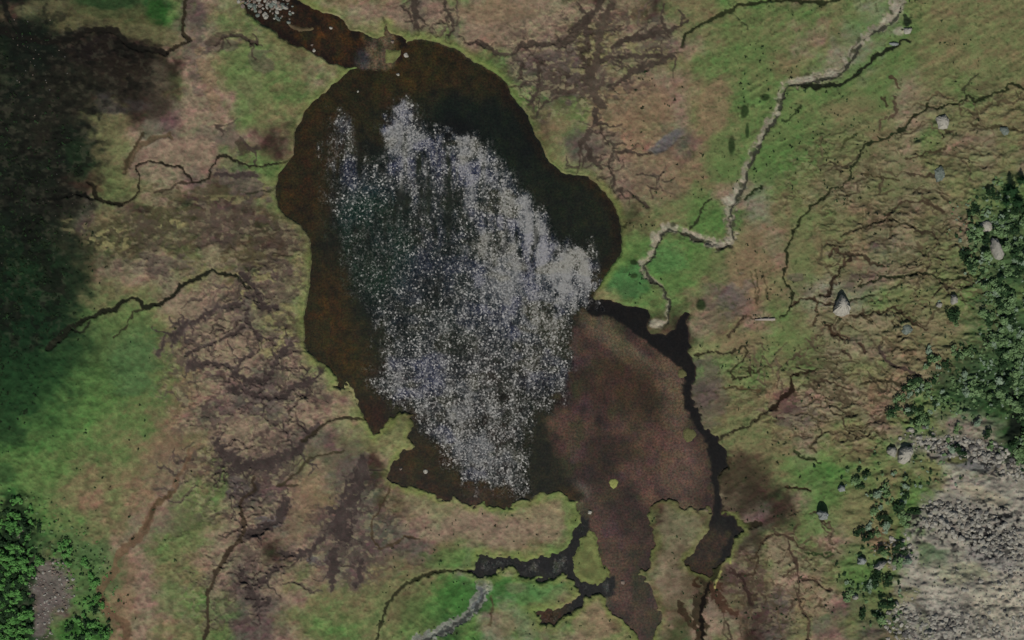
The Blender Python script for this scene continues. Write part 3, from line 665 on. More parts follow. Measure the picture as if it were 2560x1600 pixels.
def water_material():
    m, nt, b = new_mat('peaty_water')
    L = nt.links
    at = node(nt, 'ShaderNodeAttribute', attribute_name='tone')
    ru = node(nt, 'ShaderNodeAttribute', attribute_name='ruffle')
    geo = node(nt, 'ShaderNodeNewGeometry')
    P = geo.outputs['Position']
    a = noise_node(nt, .9, 3, .75, P)
    f1 = mrange(nt, a.outputs['Fac'], .32, .68, .4, 1.6)
    vm = node(nt, 'ShaderNodeVectorMath', operation='SCALE')
    L.new(at.outputs['Color'], vm.inputs[0]); L.new(f1, vm.inputs['Scale'])
    tint = node(nt, 'ShaderNodeMix', data_type='RGBA', blend_type='MULTIPLY')
    tn = noise_node(nt, 1.0, 2, .6, P)
    rc = node(nt, 'ShaderNodeValToRGB')
    rc.color_ramp.elements[0].position = .38; rc.color_ramp.elements[0].color = (1.16, .94, .86, 1)
    rc.color_ramp.elements[1].position = .62; rc.color_ramp.elements[1].color = (.9, 1.08, .96, 1)
    L.new(tn.outputs['Fac'], rc.inputs[0])
    tint.inputs[0].default_value = 1.0
    L.new(vm.outputs[0], tint.inputs[6]); L.new(rc.outputs[0], tint.inputs[7])
    L.new(tint.outputs[2], b.inputs['Base Color'])
    b.inputs['IOR'].default_value = 1.34
    # wind-ruffled wavelets: every small facet tilts its own way, steeper where the wind touches the water
    vo = node(nt, 'ShaderNodeTexVoronoi'); vo.inputs['Scale'].default_value = 1.4
    L.new(P, vo.inputs['Vector'])
    v2 = node(nt, 'ShaderNodeTexVoronoi'); v2.inputs['Scale'].default_value = 0.55
    L.new(P, v2.inputs['Vector'])
    mixv = node(nt, 'ShaderNodeMix', data_type='VECTOR'); mixv.inputs[0].default_value = .28
    L.new(vo.outputs['Color'], mixv.inputs[4]); L.new(v2.outputs['Color'], mixv.inputs[5])
    sub = node(nt, 'ShaderNodeVectorMath', operation='SUBTRACT'); sub.inputs[1].default_value = (.5, .5, .5)
    L.new(mixv.outputs[1], sub.inputs[0])
    amp = node(nt, 'ShaderNodeFloatCurve')
    pts = amp.mapping.curves[0].points
    pts[0].location = (0, .05); pts[1].location = (1, .42)
    p_ = pts.new(.07, .5); p_ = pts.new(.15, .68); p_ = pts.new(.5, .74)
    amp.mapping.update()
    L.new(ru.outputs['Fac'], amp.inputs['Value'])
    sc = node(nt, 'ShaderNodeVectorMath', operation='SCALE')
    L.new(sub.outputs[0], sc.inputs[0]); L.new(amp.outputs[0], sc.inputs['Scale'])
    mask = node(nt, 'ShaderNodeVectorMath', operation='MULTIPLY'); mask.inputs[1].default_value = (1, 1, 0)
    L.new(sc.outputs[0], mask.inputs[0])
    bias = node(nt, 'ShaderNodeCombineXYZ'); bias.inputs[2].default_value = 1.0
    by = mrange(nt, ru.outputs['Fac'], 0, 1, 0, -.34)
    add = node(nt, 'ShaderNodeVectorMath', operation='ADD')
    L.new(mask.outputs[0], add.inputs[0]); L.new(bias.outputs[0], add.inputs[1])
    nrm = node(nt, 'ShaderNodeVectorMath', operation='NORMALIZE')
    L.new(add.outputs[0], nrm.inputs[0])
    L.new(nrm.outputs[0], b.inputs['Normal'])
    sh = node(nt, 'ShaderNodeAttribute', attribute_name='sheen')
    rg = mrange(nt, ru.outputs['Fac'], 0, 1, .35, .375)
    ra = node(nt, 'ShaderNodeMath', operation='MULTIPLY_ADD'); ra.inputs[1].default_value = .03
    L.new(sh.outputs['Fac'], ra.inputs[0]); L.new(rg, ra.inputs[2])
    L.new(ra.outputs[0], b.inputs['Roughness'])
    damp = mrange(nt, sh.outputs['Fac'], 0, 1, 1, .42)
    sc2 = node(nt, 'ShaderNodeVectorMath', operation='SCALE')
    L.new(sc.outputs[0], sc2.inputs[0]); L.new(damp, sc2.inputs['Scale'])
    L.new(sc2.outputs[0], mask.inputs[0])
    b2 = mrange(nt, sh.outputs['Fac'], 0, 1, 0, -.24)
    bs = node(nt, 'ShaderNodeMath', operation='ADD'); L.new(by, bs.inputs[0]); L.new(b2, bs.inputs[1])
    cp = node(nt, 'ShaderNodeMath', operation='MAXIMUM'); cp.inputs[1].default_value = -.36
    L.new(bs.outputs[0], cp.inputs[0]); L.new(cp.outputs[0], bias.inputs[1])
    return m
M_water = water_material()

def plain(name, c, rough=.9, var=.25, scale=1.5, c2=None, bump=.3):
    m, nt, b = new_mat(name)
    geo = node(nt, 'ShaderNodeNewGeometry')
    n = noise_node(nt, scale, 4, .65, geo.outputs['Position'])
    r = node(nt, 'ShaderNodeValToRGB')
    c = lin(c)
    c2 = lin(c2) if c2 is not None else c * (1 + var)
    c1 = c * (1 - var)
    r.color_ramp.elements[0].position = .3; r.color_ramp.elements[0].color = (*c1, 1)
    r.color_ramp.elements[1].position = .7; r.color_ramp.elements[1].color = (*c2, 1)
    nt.links.new(n.outputs['Fac'], r.inputs[0])
    nt.links.new(r.outputs[0], b.inputs['Base Color'])
    b.inputs['Roughness'].default_value = rough
    b.inputs['Specular IOR Level'].default_value = .2
    bp = node(nt, 'ShaderNodeBump'); bp.inputs['Strength'].default_value = bump; bp.inputs['Distance'].default_value = .3
    nt.links.new(n.outputs['Fac'], bp.inputs['Height']); nt.links.new(bp.outputs[0], b.inputs['Normal'])
    return m
M_pale_rock = plain('pale_rock', (148,144,132), var=.18, scale=.8)
M_grey_rock = plain('grey_rock', (134,131,121), var=.22, scale=.9)
M_blue_rock = plain('blue_grey_rock', (122,126,122), var=.2, scale=.9)
M_warm_rock = plain('warm_rock', (110,98,88), var=.25, scale=.9)
M_dim_rock = plain('dim_rock', (84,82,78), var=.2, scale=.9)
M_mossy_rock = plain('mossy_rock', (84,96,84), var=.3, scale=.7, c2=(118,124,116))
M_moss = plain('moss', (120,124,66), var=.15, scale=1.2, c2=(142,144,84))
M_moss_dull = plain('dull_moss', (78,78,48), var=.2, scale=1.2, c2=(100,98,62))
M_log = plain('bleached_wood', (150,140,130), var=.15, scale=3.0)
M_leaf = plain('shrub_leaves', (82,110,60), var=.3, scale=.25, c2=(110,134,92), rough=.8)
M_leaf_bright = plain('bright_shrub_leaves', (62,112,48), var=.3, scale=.25, c2=(94,142,72), rough=.8)
M_leaf_dark = plain('dark_shrub_leaves', (26,48,26), var=.4, scale=.2, c2=(42,66,36), rough=.9)
M_shade_rush = plain('shade_and_rush', (22,36,20), var=.5, scale=.06, c2=(34,46,26), rough=1)  # dark tone painted for western hillside shade; rush tufts share it
M_needle = plain('conifer_needles', (22,48,24), var=.35, scale=.6, c2=(36,66,34), rough=.9)
M_bark = plain('bark', (70,58,46), var=.3, scale=3)

# ------------------------------------------------------------------ mesh helpers
def mesh_np(name, V, F, mats, smooth=True, attr=None, mat_idx=None):
    me = bpy.data.meshes.new(name)
    V = np.asarray(V, np.float32); F = np.asarray(F, np.int32)
    n, k_ = F.shape
    me.vertices.add(len(V)); me.vertices.foreach_set('co', V.ravel())
    me.loops.add(n * k_); me.loops.foreach_set('vertex_index', F.ravel())
    me.polygons.add(n)
    me.polygons.foreach_set('loop_start', np.arange(0, n * k_, k_, dtype=np.int32))
    me.polygons.foreach_set('loop_total', np.full(n, k_, np.int32))
    me.polygons.foreach_set('use_smooth', np.full(n, smooth, bool))
    if mat_idx is not None:
        me.polygons.foreach_set('material_index', np.asarray(mat_idx, np.int32))
    if attr:
        for an, kind, data in attr:
            if kind == 'c':
                a = me.attributes.new(an, 'FLOAT_COLOR', 'POINT')
                rgba = np.ones((len(V), 4), np.float32); rgba[:, :3] = data
                a.data.foreach_set('color', rgba.ravel())
            else:
                a = me.attributes.new(an, 'FLOAT', 'POINT')
                a.data.foreach_set('value', np.asarray(data, np.float32))
    for m in (mats if isinstance(mats, (list, tuple)) else [mats]):
        me.materials.append(m)
    me.update(calc_edges=True)
    return me
def put(name, me, parent=None, loc=(0, 0, 0), rz=0.0, sc=1.0, label=None, cat=None, group=None, kind=None):
    o = bpy.data.objects.new(name, me)
    C.objects.link(o)
    o.location = loc; o.rotation_euler = (0, 0, rz)
    o.scale = sc if isinstance(sc, tuple) else (sc, sc, sc)
    if parent: o.parent = parent
    if label: o['label'] = label
    if cat: o['category'] = cat
    if group: o['group'] = group
    if kind: o['kind'] = kind
    return o
def grid_faces(nr, nc, cellmask):
    idx = np.arange(nr * nc).reshape(nr, nc)
    a = idx[:-1, :-1][cellmask]; b = idx[1:, :-1][cellmask]; c = idx[1:, 1:][cellmask]; d = idx[:-1, 1:][cellmask]
    return np.stack([a, b, c, d], 1)
def compact(V, F, *attrs):
    u, inv = np.unique(F.ravel(), return_inverse=True)
    return (V[u], inv.reshape(F.shape)) + tuple(a[u] for a in attrs)

# ------------------------------------------------------------------ ground objects (one continuous sheet, split by what covers it)
wxx, wyy = to_world(X, Y, hgt)
GVt = np.stack([wxx, wyy, hgt], -1).reshape(-1, 3)
GC = (lin(col) * ALB).reshape(-1, 3)
GC = np.clip(GC, .002, .6)
cell = lambda A: (A[:-1, :-1] + A[1:, :-1] + A[1:, 1:] + A[:-1, 1:]) / 4
cg = cell(GV) > .5
cs = (cell(scree) > .5) & ~cg
cbase = ~cg & ~cs
for nm, msk, mt in (('ground', cbase, M_ground), ('gravel_stream_bed', cg, M_gravel), ('scree_slope', cs, M_scree)):
    F = grid_faces(len(gy), len(gx), msk)
    v, f, c = compact(GVt, F, GC)
    put(nm, mesh_np(nm, v, f, mt, True, [('cover', 'c', c)]), kind='structure')

# ------------------------------------------------------------------ water
wx_ = np.arange(560, 1900, 4.0); wy_ = np.arange(-110, 1710, 4.0)
A, B = np.meshgrid(wx_, wy_)
F2 = water_fields(A, B)
m1 = fbm(A / 60, B / 60, 3, 4); m2 = fbm(A / 18, B / 18, 9, 3); m3 = fbm(A / 120, B / 120, 5, 3)
def mixc(base, c, k):
    return base * (1 - k[..., None]) + np.array(c, float) * k[..., None]
m4_ = fbm(A / 9, B / 9, 3, 2)
wc = np.ones(A.shape + (3,)) * np.array((38,30,13), float)
def wblob(cx, cy, rx_, ry_, c, alpha, rot=0, soft=.5, rag=.35):
    global wc
    ca, sa = math.cos(math.radians(rot)), math.sin(math.radians(rot))
    dx = A - cx; dy = B - cy
    u = (dx * ca + dy * sa) / rx_; v = (-dx * sa + dy * ca) / ry_
    d = np.sqrt(u * u + v * v) + rag * m1
    wc = mixc(wc, c, sstep(1 + soft, 1 - soft, d) * alpha)
lake = F2['lake']
# brown shallows on the west, greenish black deeps in the middle and along the north-east
wblob(1080,240,210,120,(36,30,16),.8)
wblob(1130,620,330,330,(17,25,19),.9,60,.35)
wblob(1180,300,150,60,(13,20,15),.85,20)
wblob(1290,380,110,110,(15,22,14),.9,40)
wblob(1440,540,90,130,(18,23,14),.95,-30,.4)
wblob(1320,340,60,60,(10,14,10),.5,30)
wblob(1130,330,60,30,(8,10,8),.8,10)
wblob(1050,1000,160,120,(34,32,24),.6,20)
wblob(820,800,60,140,(44,31,12),.7)
wblob(860,900,80,60,(52,40,12),.6,20)
wblob(760,480,60,90,(44,31,14),.7)
wblob(820,330,60,80,(42,32,15),.7,-30)
wblob(1020,180,110,60,(43,34,14),.7,-10)
wblob(980,1190,100,40,(40,30,20),.8,10)
wblob(1130,1230,120,26,(36,26,16),.8,5)
wblob(1190,1240,28,22,(58,46,36),.7,0)
wblob(1345,1110,60,150,(22,24,14),.9,0,.4)
wblob(1370,1190,70,40,(24,24,14),.9,0,.4)
wblob(1410,870,34,110,(22,24,10),.9,8,.35)
wblob(930,1040,50,40,(34,20,12),.8)
nesh = sstep(34, 8, -lake) * sstep(1180, 1260, A) * sstep(760, 600, B) * sstep(0, 8, -lake)
wc = mixc(wc, (24,16,7), nesh * .7)
wsh = sstep(30, 6, -lake) * sstep(1000, 860, A)
wc = mixc(wc, (34,28,12), wsh * .6)
wc = mixc(wc, (70,62,50), sstep(8, 0, -lake) * sstep(1000, 1060, A) * sstep(300, 140, B) * .6)
# brown marsh fan
mk = sstep(20, -10, poly_sdf(A + m2 * 18, B + m2 * 18, [(1476,762),(1440,800),(1428,880),(1415,960),(1395,1010),(1370,1060),(1390,1120),(1420,1190),(1460,1230),(1440,1280),(1480,1330),(1520,1460),(1500,1500),(1580,1700),(1680,1700),(1660,1440),(1720,1290),(1900,1290),(1900,760)]))
mc = np.ones(A.shape + (3,)) * np.array((57,43,37), float)
mc = mc * (1 + .34 * m1[..., None] + .10 * m2[..., None])
mc = mixc(mc, (44,44,28), sstep(.05, .35, fbm(A / 50, B / 50, 10, 3)) * .7)
mc = mixc(mc, (64,48,50), sstep(.1, .35, fbm(A / 40, B / 60, 13, 3)) * .6)
def mb(cx, cy, rx_, ry_, c, alpha, rot=0, soft=.5):
    global mc
    ca, sa = math.cos(math.radians(rot)), math.sin(math.radians(rot))
    dx = A - cx; dy = B - cy
    u = (dx * ca + dy * sa) / rx_; v = (-dx * sa + dy * ca) / ry_
    d = np.sqrt(u * u + v * v) + .3 * m1
    mc = mixc(mc, c, sstep(1 + soft, 1 - soft, d) * alpha)
mb(1590,900,150,26,(84,76,60),.8,40,.35)
mb(1500,820,50,34,(76,66,54),.75,30,.4)
mb(1680,990,36,110,(86,72,58),.85,-8,.4)
mb(1700,1180,60,70,(90,72,62),.8,0,.5)
mb(1640,1130,60,60,(80,60,50),.5,0,.5)
mb(1560,960,80,60,(52,34,24),.6,20,.5)
mb(1600,1010,60,50,(44,36,22),.6,30,.5)
mb(1520,1140,60,50,(46,36,26),.6,0,.5)
mb(1500,1240,50,40,(52,46,34),.5,0,.5)
mb(1530,1440,36,70,(70,58,44),.6,10,.5)
mb(1600,1530,40,50,(58,48,36),.5,20,.5)
mb(1440,1230,34,24,(84,80,78),.7,10,.5)
mb(1430,1260,30,40,(76,74,58),.6,0,.5)
mb(1500,1500,30,20,(56,60,52),.6,30,.5)
mb(1700,1270,40,16,(104,90,68),.6,0,.5)
wc = wc * (1 - mk[..., None]) + mc * mk[..., None]
ck = sstep(3, -4, F2['channel'])
cc = np.ones(A.shape + (3,)) * np.array((9,7,4), float)
cc = cc * (1 - sstep(1300, 1340, B)[..., None]) + np.array((46,35,26), float) * (1 + .3 * m1[..., None]) * sstep(1300, 1340, B)[..., None]
dd_, _ = seg_dist(A, B, [(1790,1285),(1812,1300),(1838,1338),(1826,1370),(1812,1400),(1788,1424)])
cc = cc * (1 + .35 * m2[..., None])
cc = mixc(cc, (11,10,7), sstep(17, 8, dd_ + m2 * 10) * .95)
cc = mixc(cc, (26,24,20), sstep(24, 10, np.hypot(A - 1800, (B - 1320) * .8)) * .5)
cc = mixc(cc, (44,22,12), sstep(1395, 1415, B) * .7)
wc = wc * (1 - ck[..., None]) + cc * ck[..., None]
sk = sstep(4, -3, F2['stream'])
stc = np.ones(A.shape + (3,)) * np.array((17,18,17), float)
stc = mixc(stc, (48,49,50), sstep(-5, -14, F2['stream'] + 3 * m4_) * sstep(-.05, .3, m2) * .85)
stc = mixc(stc, (22,20,18), sstep(1270, 1210, A) * .4)
stc = mixc(stc, (46,28,12), sstep(1440, 1400, A) * sstep(1500, 1525, B))
wc = wc * (1 - sk[..., None]) + stc * sk[..., None]
pk = sstep(4, -4, F2['pond'])
pc = np.ones(A.shape + (3,)) * np.array((34,24,13), float) * (1 + .4 * m1[..., None])
pc = mixc(pc, (22,14,8), sstep(14, 4, -F2['pond']) * .7)
pc = mixc(pc, (54,34,14), sstep(.1, .4, m2) * sstep(700, 760, A) * .6)
pc = mixc(pc, (82,72,58), sstep(905, 925, A + m2 * 12) * sstep(1000, 975, A) * .9)
pc = mixc(pc, (60,58,64), sstep(26, 10, np.hypot(A - 905, (B - 150) * .7)) * .8)
wc = wc * (1 - pk[..., None]) + pc * pk[..., None]
m4 = fbm(A / 11, B / 11, 2, 2)
q2_ = (1 - .6 * mk)[..., None]
wc = wc * (1 + .20 * m1[..., None] + .26 * m2[..., None] * q2_ + .26 * m4[..., None] * q2_)
wc = mixc(wc, (34,36,18), sstep(.0, .3, fbm(A / 26, B / 26, 15, 3)) * .45 * (1 - mk) * np.clip(wc[..., 0] / 40, 0, 1))
wc = np.clip(wc + (m2[..., None] * np.array((2, 3, -4.)) + m4[..., None] * np.array((4, -3, 1.))) * np.clip(wc / 40, 0, 1), 3, 200)
# where the wind ruffles the lake
GL = [(826,296),(868,286),(894,330),(898,390),(930,405),(954,390),(958,330),(985,275),(1010,258),(1035,275),(1060,320),(1085,345),(1120,345),(1140,335),(1185,335),(1215,360),(1250,400),(1290,470),
      (1340,515),(1365,560),(1385,590),(1430,625),(1465,612),(1478,640),(1488,690),(1478,755),(1420,780),(1408,830),(1410,880),(1425,930),(1410,985),(1365,1010),(1330,1050),(1312,1090),(1318,1170),
      (1300,1225),(1230,1215),(1170,1205),(1130,1160),(1085,1090),(1050,1045),(1020,1015),(960,985),(930,950),(950,900),(960,830),(930,770),(885,730),(856,670),(836,580),(820,480),(816,380)]
gs = poly_sdf(A + m2 * 26, B + m2 * 34 + m1 * 20, GL)
edge = sstep(24, -26, gs + 22 * fbm(A / 14, B / 70, 7, 3))
shp = [(1360,640,60,1.0),(1330,590,40,.8),(1450,670,45,1.0),(1400,700,60,.9),(1330,740,60,.7),(1240,620,60,.5),(1230,520,40,.5),(1130,380,40,.75),(1010,330,40,.8),(1040,420,50,.6),(1100,560,80,.12),(900,600,100,0.05),(1080,480,50,.35),
        (860,350,40,.4),(1000,700,100,.08),(1200,760,80,.3),(1350,850,50,.5),(1100,900,80,.3),(1170,980,60,.42),(1290,900,60,.28),(1180,1120,60,.42),(960,930,50,.42),(1060,960,60,.4),(1190,400,40,.6),(1180,480,50,.4)]
num = np.zeros(A.shape); den = np.full(A.shape, 1e-6)
for cx, cy, r_, v_ in shp:
    g_ = np.exp(-((A - cx) ** 2 + (B - cy) ** 2) / (r_ * r_)); num += g_ * v_; den += g_
sheen = num / den
pts_ = [(850,330,35,.26),(860,400,35,.26),(860,500,40,.20),(900,600,70,.09),(1000,560,80,.12),(930,680,60,.11),(1000,290,40,.40),(1030,380,40,.48),(960,420,40,.22),(1130,380,45,.48),(1080,440,40,.20),(1190,420,45,.44),(1100,520,60,.16),(1230,500,60,.44),
        (1000,470,50,.26),(1080,620,60,.18),(1150,680,60,.24),(1200,600,50,.38),(1300,580,60,.66),(1360,650,60,.95),(1280,690,60,.62),(1450,680,50,1.0),(1320,780,60,.50),(1400,740,40,.85),(1230,800,60,.34),(1100,770,60,.18),
        (1020,760,60,.16),(1160,860,60,.14),(1220,900,60,.12),(1330,860,50,.34),(1380,930,50,.30),(1030,860,60,.34),(980,950,50,.38),(1080,960,60,.38),(1170,1000,60,.44),(1290,980,60,.26),(1200,1090,60,.44),
        (1150,1130,50,.42),(1260,1150,60,.36),(1280,1060,50,.26)]
num = np.zeros(A.shape); den = np.full(A.shape, 1e-6)
for cx, cy, r_, v_ in pts_:
    g_ = np.exp(-((A - cx) ** 2 + (B - cy) ** 2) / (r_ * r_)); num += g_ * v_; den += g_
ruf = num / den
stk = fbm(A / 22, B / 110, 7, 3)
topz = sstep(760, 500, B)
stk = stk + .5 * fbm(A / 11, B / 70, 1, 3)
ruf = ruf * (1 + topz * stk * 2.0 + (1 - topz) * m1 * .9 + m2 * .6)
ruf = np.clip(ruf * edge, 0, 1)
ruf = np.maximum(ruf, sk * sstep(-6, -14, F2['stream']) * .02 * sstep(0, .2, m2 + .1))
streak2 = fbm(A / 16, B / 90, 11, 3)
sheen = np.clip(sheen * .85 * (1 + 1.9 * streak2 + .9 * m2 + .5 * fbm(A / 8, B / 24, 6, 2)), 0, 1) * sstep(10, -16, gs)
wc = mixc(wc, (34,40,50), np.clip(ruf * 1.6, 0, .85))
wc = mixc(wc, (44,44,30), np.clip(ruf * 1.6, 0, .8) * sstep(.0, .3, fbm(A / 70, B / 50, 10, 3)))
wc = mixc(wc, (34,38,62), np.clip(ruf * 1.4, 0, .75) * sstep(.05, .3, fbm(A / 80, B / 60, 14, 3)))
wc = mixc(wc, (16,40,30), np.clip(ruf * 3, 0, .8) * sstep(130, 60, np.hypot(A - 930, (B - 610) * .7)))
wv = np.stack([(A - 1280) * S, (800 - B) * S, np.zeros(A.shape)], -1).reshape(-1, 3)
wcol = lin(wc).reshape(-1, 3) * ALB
near = cell(F2['all']) < 9
cl = cell(F2['channel']); stv = cell(F2['stream']); po = cell(F2['pond']); lk = cell(F2['lake']); ma = cell(F2['marsh'])
best = np.argmin(np.stack([lk + 3, po, ma, cl - 6, stv - 3]), 0)
mkc = cell(mk) > .5
kind_ = np.where(best == 3, 3, np.where(best == 4, 4, np.where(best == 1, 1, np.where(mkc, 2, 0))))
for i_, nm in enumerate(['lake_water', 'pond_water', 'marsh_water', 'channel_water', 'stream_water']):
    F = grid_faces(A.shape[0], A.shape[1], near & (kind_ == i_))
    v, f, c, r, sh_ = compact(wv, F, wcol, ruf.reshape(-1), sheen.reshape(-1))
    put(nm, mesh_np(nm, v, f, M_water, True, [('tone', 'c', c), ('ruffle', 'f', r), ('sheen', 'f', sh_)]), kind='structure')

# ------------------------------------------------------------------ rocks
def ico(sub):
    import bmesh
    bm = bmesh.new(); bmesh.ops.create_icosphere(bm, subdivisions=sub, radius=1)
    V = np.array([v.co[:] for v in bm.verts]); F = np.array([[v.index for v in f.verts] for f in bm.faces])
    bm.free(); return V, F
IV1, IF1 = ico(1); IV2, IF2 = ico(2); IV3, IF3 = ico(3)
def rock_shape(seed, V0, F0, ax=(1, 1, .8), cuts=9):
    r = np.random.default_rng(seed)
    V = V0.copy()
    for _ in range(cuts):
        d = r.normal(size=3); d /= np.linalg.norm(d)
        if d[2] < -.2: d[2] *= -1
        o = r.uniform(.55, .85)
        s_ = V @ d
        V -= np.maximum(s_ - o, 0)[:, None] * d
    V *= 1 + r.normal(0, .03, len(V))[:, None]
    V *= np.array(ax)
    return V, F0
rock_meshes = []
for s_ in range(8):
    r = np.random.default_rng(s_)
    V, F = rock_shape(s_ + 20, IV1, IF1, (1, r.uniform(.65, 1), r.uniform(.5, .9)))
    rock_meshes.append((V, F))

def loft_boulder(name, P, hm, mat, seed, label, cat='boulder', top=.35, lean=(0, 0), group=None):
    """P: footprint in photograph pixels; rises to hm metres, facetted and irregular"""
    P = np.array(P, float); c = P.mean(0)
    r = np.random.default_rng(seed)
    n0 = len(P); Q = []
    for i in range(n0):
        a, b = P[i], P[(i + 1) % n0]
        for t in (0, .33, .66):
            Q.append(a + (b - a) * t + r.normal(0, .5, 2))
    Q = np.array(Q); n = len(Q)
    z0 = height_at(*c)
    lev = [(-.9, 1.03), (.12, 1.0), (.45, .93), (.75, .72), (.93, top), (1.0, top * .45)]
    V = []
    for zz, k_ in lev:
        f_ = 1 + r.normal(0, .035, (n, 1))
        R = c + (Q - c) * k_ * f_ + np.array(lean) * max(zz, 0)
        z = z0 + hm * zz + (r.normal(0, .05, n) * hm if 0 < zz < 1 else 0)
        x, y = to_world(R[:, 0], R[:, 1], z0)
        V.append(np.stack([x, y, np.zeros(n) + z], 1))
    V = np.concatenate(V)
    cx, cy = to_world(c[0] + lean[0], c[1] + lean[1], z0)
    V = np.vstack([V, [[cx, cy, z0 + hm * 1.02]]])
    F = []
    for l in range(len(lev) - 1):
        for i in range(n):
            a = l * n + i; b = l * n + (i + 1) % n
            F += [(a, b, b + n), (a, b + n, a + n)]
    t0 = (len(lev) - 1) * n
    for i in range(n):
        F.append((t0 + i, t0 + (i + 1) % n, len(V) - 1))
    V = V - np.array([[*to_world(c[0], c[1], z0), z0]])
    me = mesh_np(name, V, np.array(F), mat, False)
    bx_, by_ = to_world(c[0], c[1], z0)
    return put(name, me, None, (bx_, by_, z0), label=label, cat=cat, group=group)

def ell(cx, cy, a, b, rot=0, n=9, seed=0, jit=.14):
    r = np.random.default_rng(seed + int(cx))
    out = []
    for i in range(n):
        t = -2 * math.pi * i / n
        k_ = 1 + r.normal(0, jit)
        x, y = a * math.cos(t) * k_, b * math.sin(t) * k_
        ca, sa = math.cos(math.radians(rot)), math.sin(math.radians(rot))
        out.append((cx + x * ca - y * sa, cy + x * sa + y * ca))
    return out
loft_boulder('boulder', [(2102,738),(2094,750),(2086,768),(2082,782),(2092,790),(2108,792),(2122,786),(2126,774),(2118,756),(2110,744)], 6.2, M_pale_rock, 1, 'pale triangular boulder with a black shadow, alone on the brown moor', top=.5, lean=(0,-8))
loft_boulder('boulder', [(2250,1122),(2244,1140),(2246,1156),(2258,1162),(2272,1152),(2282,1134),(2280,1118),(2264,1116)], 5.5, M_pale_rock, 2, 'large pale cream boulder, right one of the touching pair above the scree', top=.5, lean=(0,-5))
loft_boulder('boulder', [(2220,1118),(2216,1128),(2224,1140),(2236,1144),(2242,1130),(2238,1118)], 4.5, M_grey_rock, 3, 'smaller grey boulder, left one of the touching pair above the scree', top=.5, lean=(0,-4))
loft_boulder('boulder', ell(2054,1288,14,14,0,9,4), 6.8, M_blue_rock, 4, 'blue-grey boulder with a tall black shadow in bright green grass', top=.45, lean=(0,-7))
loft_boulder('boulder', ell(2358,306,17,21,-30,9,5), 3.0, M_pale_rock, 5, 'pale rounded boulder beside the winding creek at upper right', top=.5)
loft_boulder('boulder', ell(2350,434,14,20,0,9,6), 1.8, M_mossy_rock, 6, 'long grey-green boulder on the brown slope below the creek boulder', top=.5)
loft_boulder('boulder', ell(2512,326,12,10,20,9,7), 1.6, M_mossy_rock, 7, 'small grey-green boulder near the right edge in red-brown grass', top=.5)
loft_boulder('boulder', ell(2266,824,14,15,0,9,8), 2.0, M_mossy_rock, 8, 'grey-green boulder at the head of a short dark gully', top=.5)
loft_boulder('boulder', [(2478,594),(2474,612),(2478,632),(2488,648),(2502,650),(2508,638),(2500,616),(2490,598)], 4.5, M_grey_rock, 9, 'long tilted grey boulder at the edge of the green thicket', top=.5, lean=(3,-3))
loft_boulder('boulder', ell(2466,566,17,14,10,9,10), 2.6, M_pale_rock, 10, 'pale broad boulder above the long tilted grey one', top=.5)
loft_boulder('boulder', ell(2154,1402,13,10,-20,9,11), 3.6, M_blue_rock, 11, 'bluish white boulder in dark shrubs left of the scree', top=.5, lean=(0,-3))
loft_boulder('boulder', ell(2200,1414,18,9,-30,9,12), 3.0, M_grey_rock, 12, 'grey boulder lying between shrubs at the left edge of the scree', top=.5)
loft_boulder('boulder', ell(2104,1222,10,9,0,9,13), 3.2, M_blue_rock, 13, 'small bluish boulder in the green strip above the shadowed one', top=.5, lean=(0,-3))
loft_boulder('boulder', ell(2385,748,10,12,-10,9,14), 2.8, M_grey_rock, 14, 'small grey boulder on the meadow left of the thicket', top=.5)
loft_boulder('boulder', ell(2348,762,9,9,0,9,15), 2.4, M_grey_rock, 15, 'smallest grey boulder of the two left of the thicket', top=.5)
loft_boulder('boulder', ell(2268,78,11,9,0,9,16), 1.6, M_pale_rock, 16, 'small pale boulder beside the top end of the gravel creek', top=.5)
loft_boulder('boulder', ell(2236,110,11,5,0,9,17), 1.2, M_blue_rock, 17, 'flat blue-grey boulder at the head of the black side creek', top=.5)
loft_boulder('boulder', ell(2138,1492,8,8,0,9,18), 2.6, M_grey_rock, 18, 'small grey boulder at the lower edge among green shrubs', top=.5)

# stones standing in the water and moss islets
stones = [(995,186,5,'white stone alone in the brown water at the top of the lake',M_pale_rock),(895,229,3.2,'tiny pale stone in the brown northwest shallows',M_pale_rock),(1016,138,7,'pinkish stone beside the green islet',M_pale_rock),
          (827,70,5,'pale stone in the middle of the brown northern arm',M_pale_rock),(785,126,5,'lower white stone of the two by the bank of the northern arm',M_pale_rock),(780,113,4.5,'upper pale stone of the two by the bank of the northern arm',M_warm_rock),
          (1064,1178,7,'pale stone in the brown shallows of the southwest bay',M_pale_rock),(1002,1172,5,'small reddish stone at the shore of the southwest bay',M_warm_rock),(1475,1281,7,'cream stone at the head of the southern stream',M_pale_rock),(1557,1455,7,'cream stone in the narrow brown southern arm',M_warm_rock),
          (982,104,6,'pink stone on the spit north of the green islet',M_warm_rock)]
for i, (px, py, r_, lab, mt) in enumerate(stones):
    V, F = rock_shape(60 + i, IV2, IF2, (1, .9, .7))
    z = max(height_at(px, py), 0)
    x, y = to_world(px, py, z)
    put('stone', mesh_np('stone', V * r_ * S, F, mt, False), None, (x, y, z + .1), i * 1.3, label=lab, cat='stone')
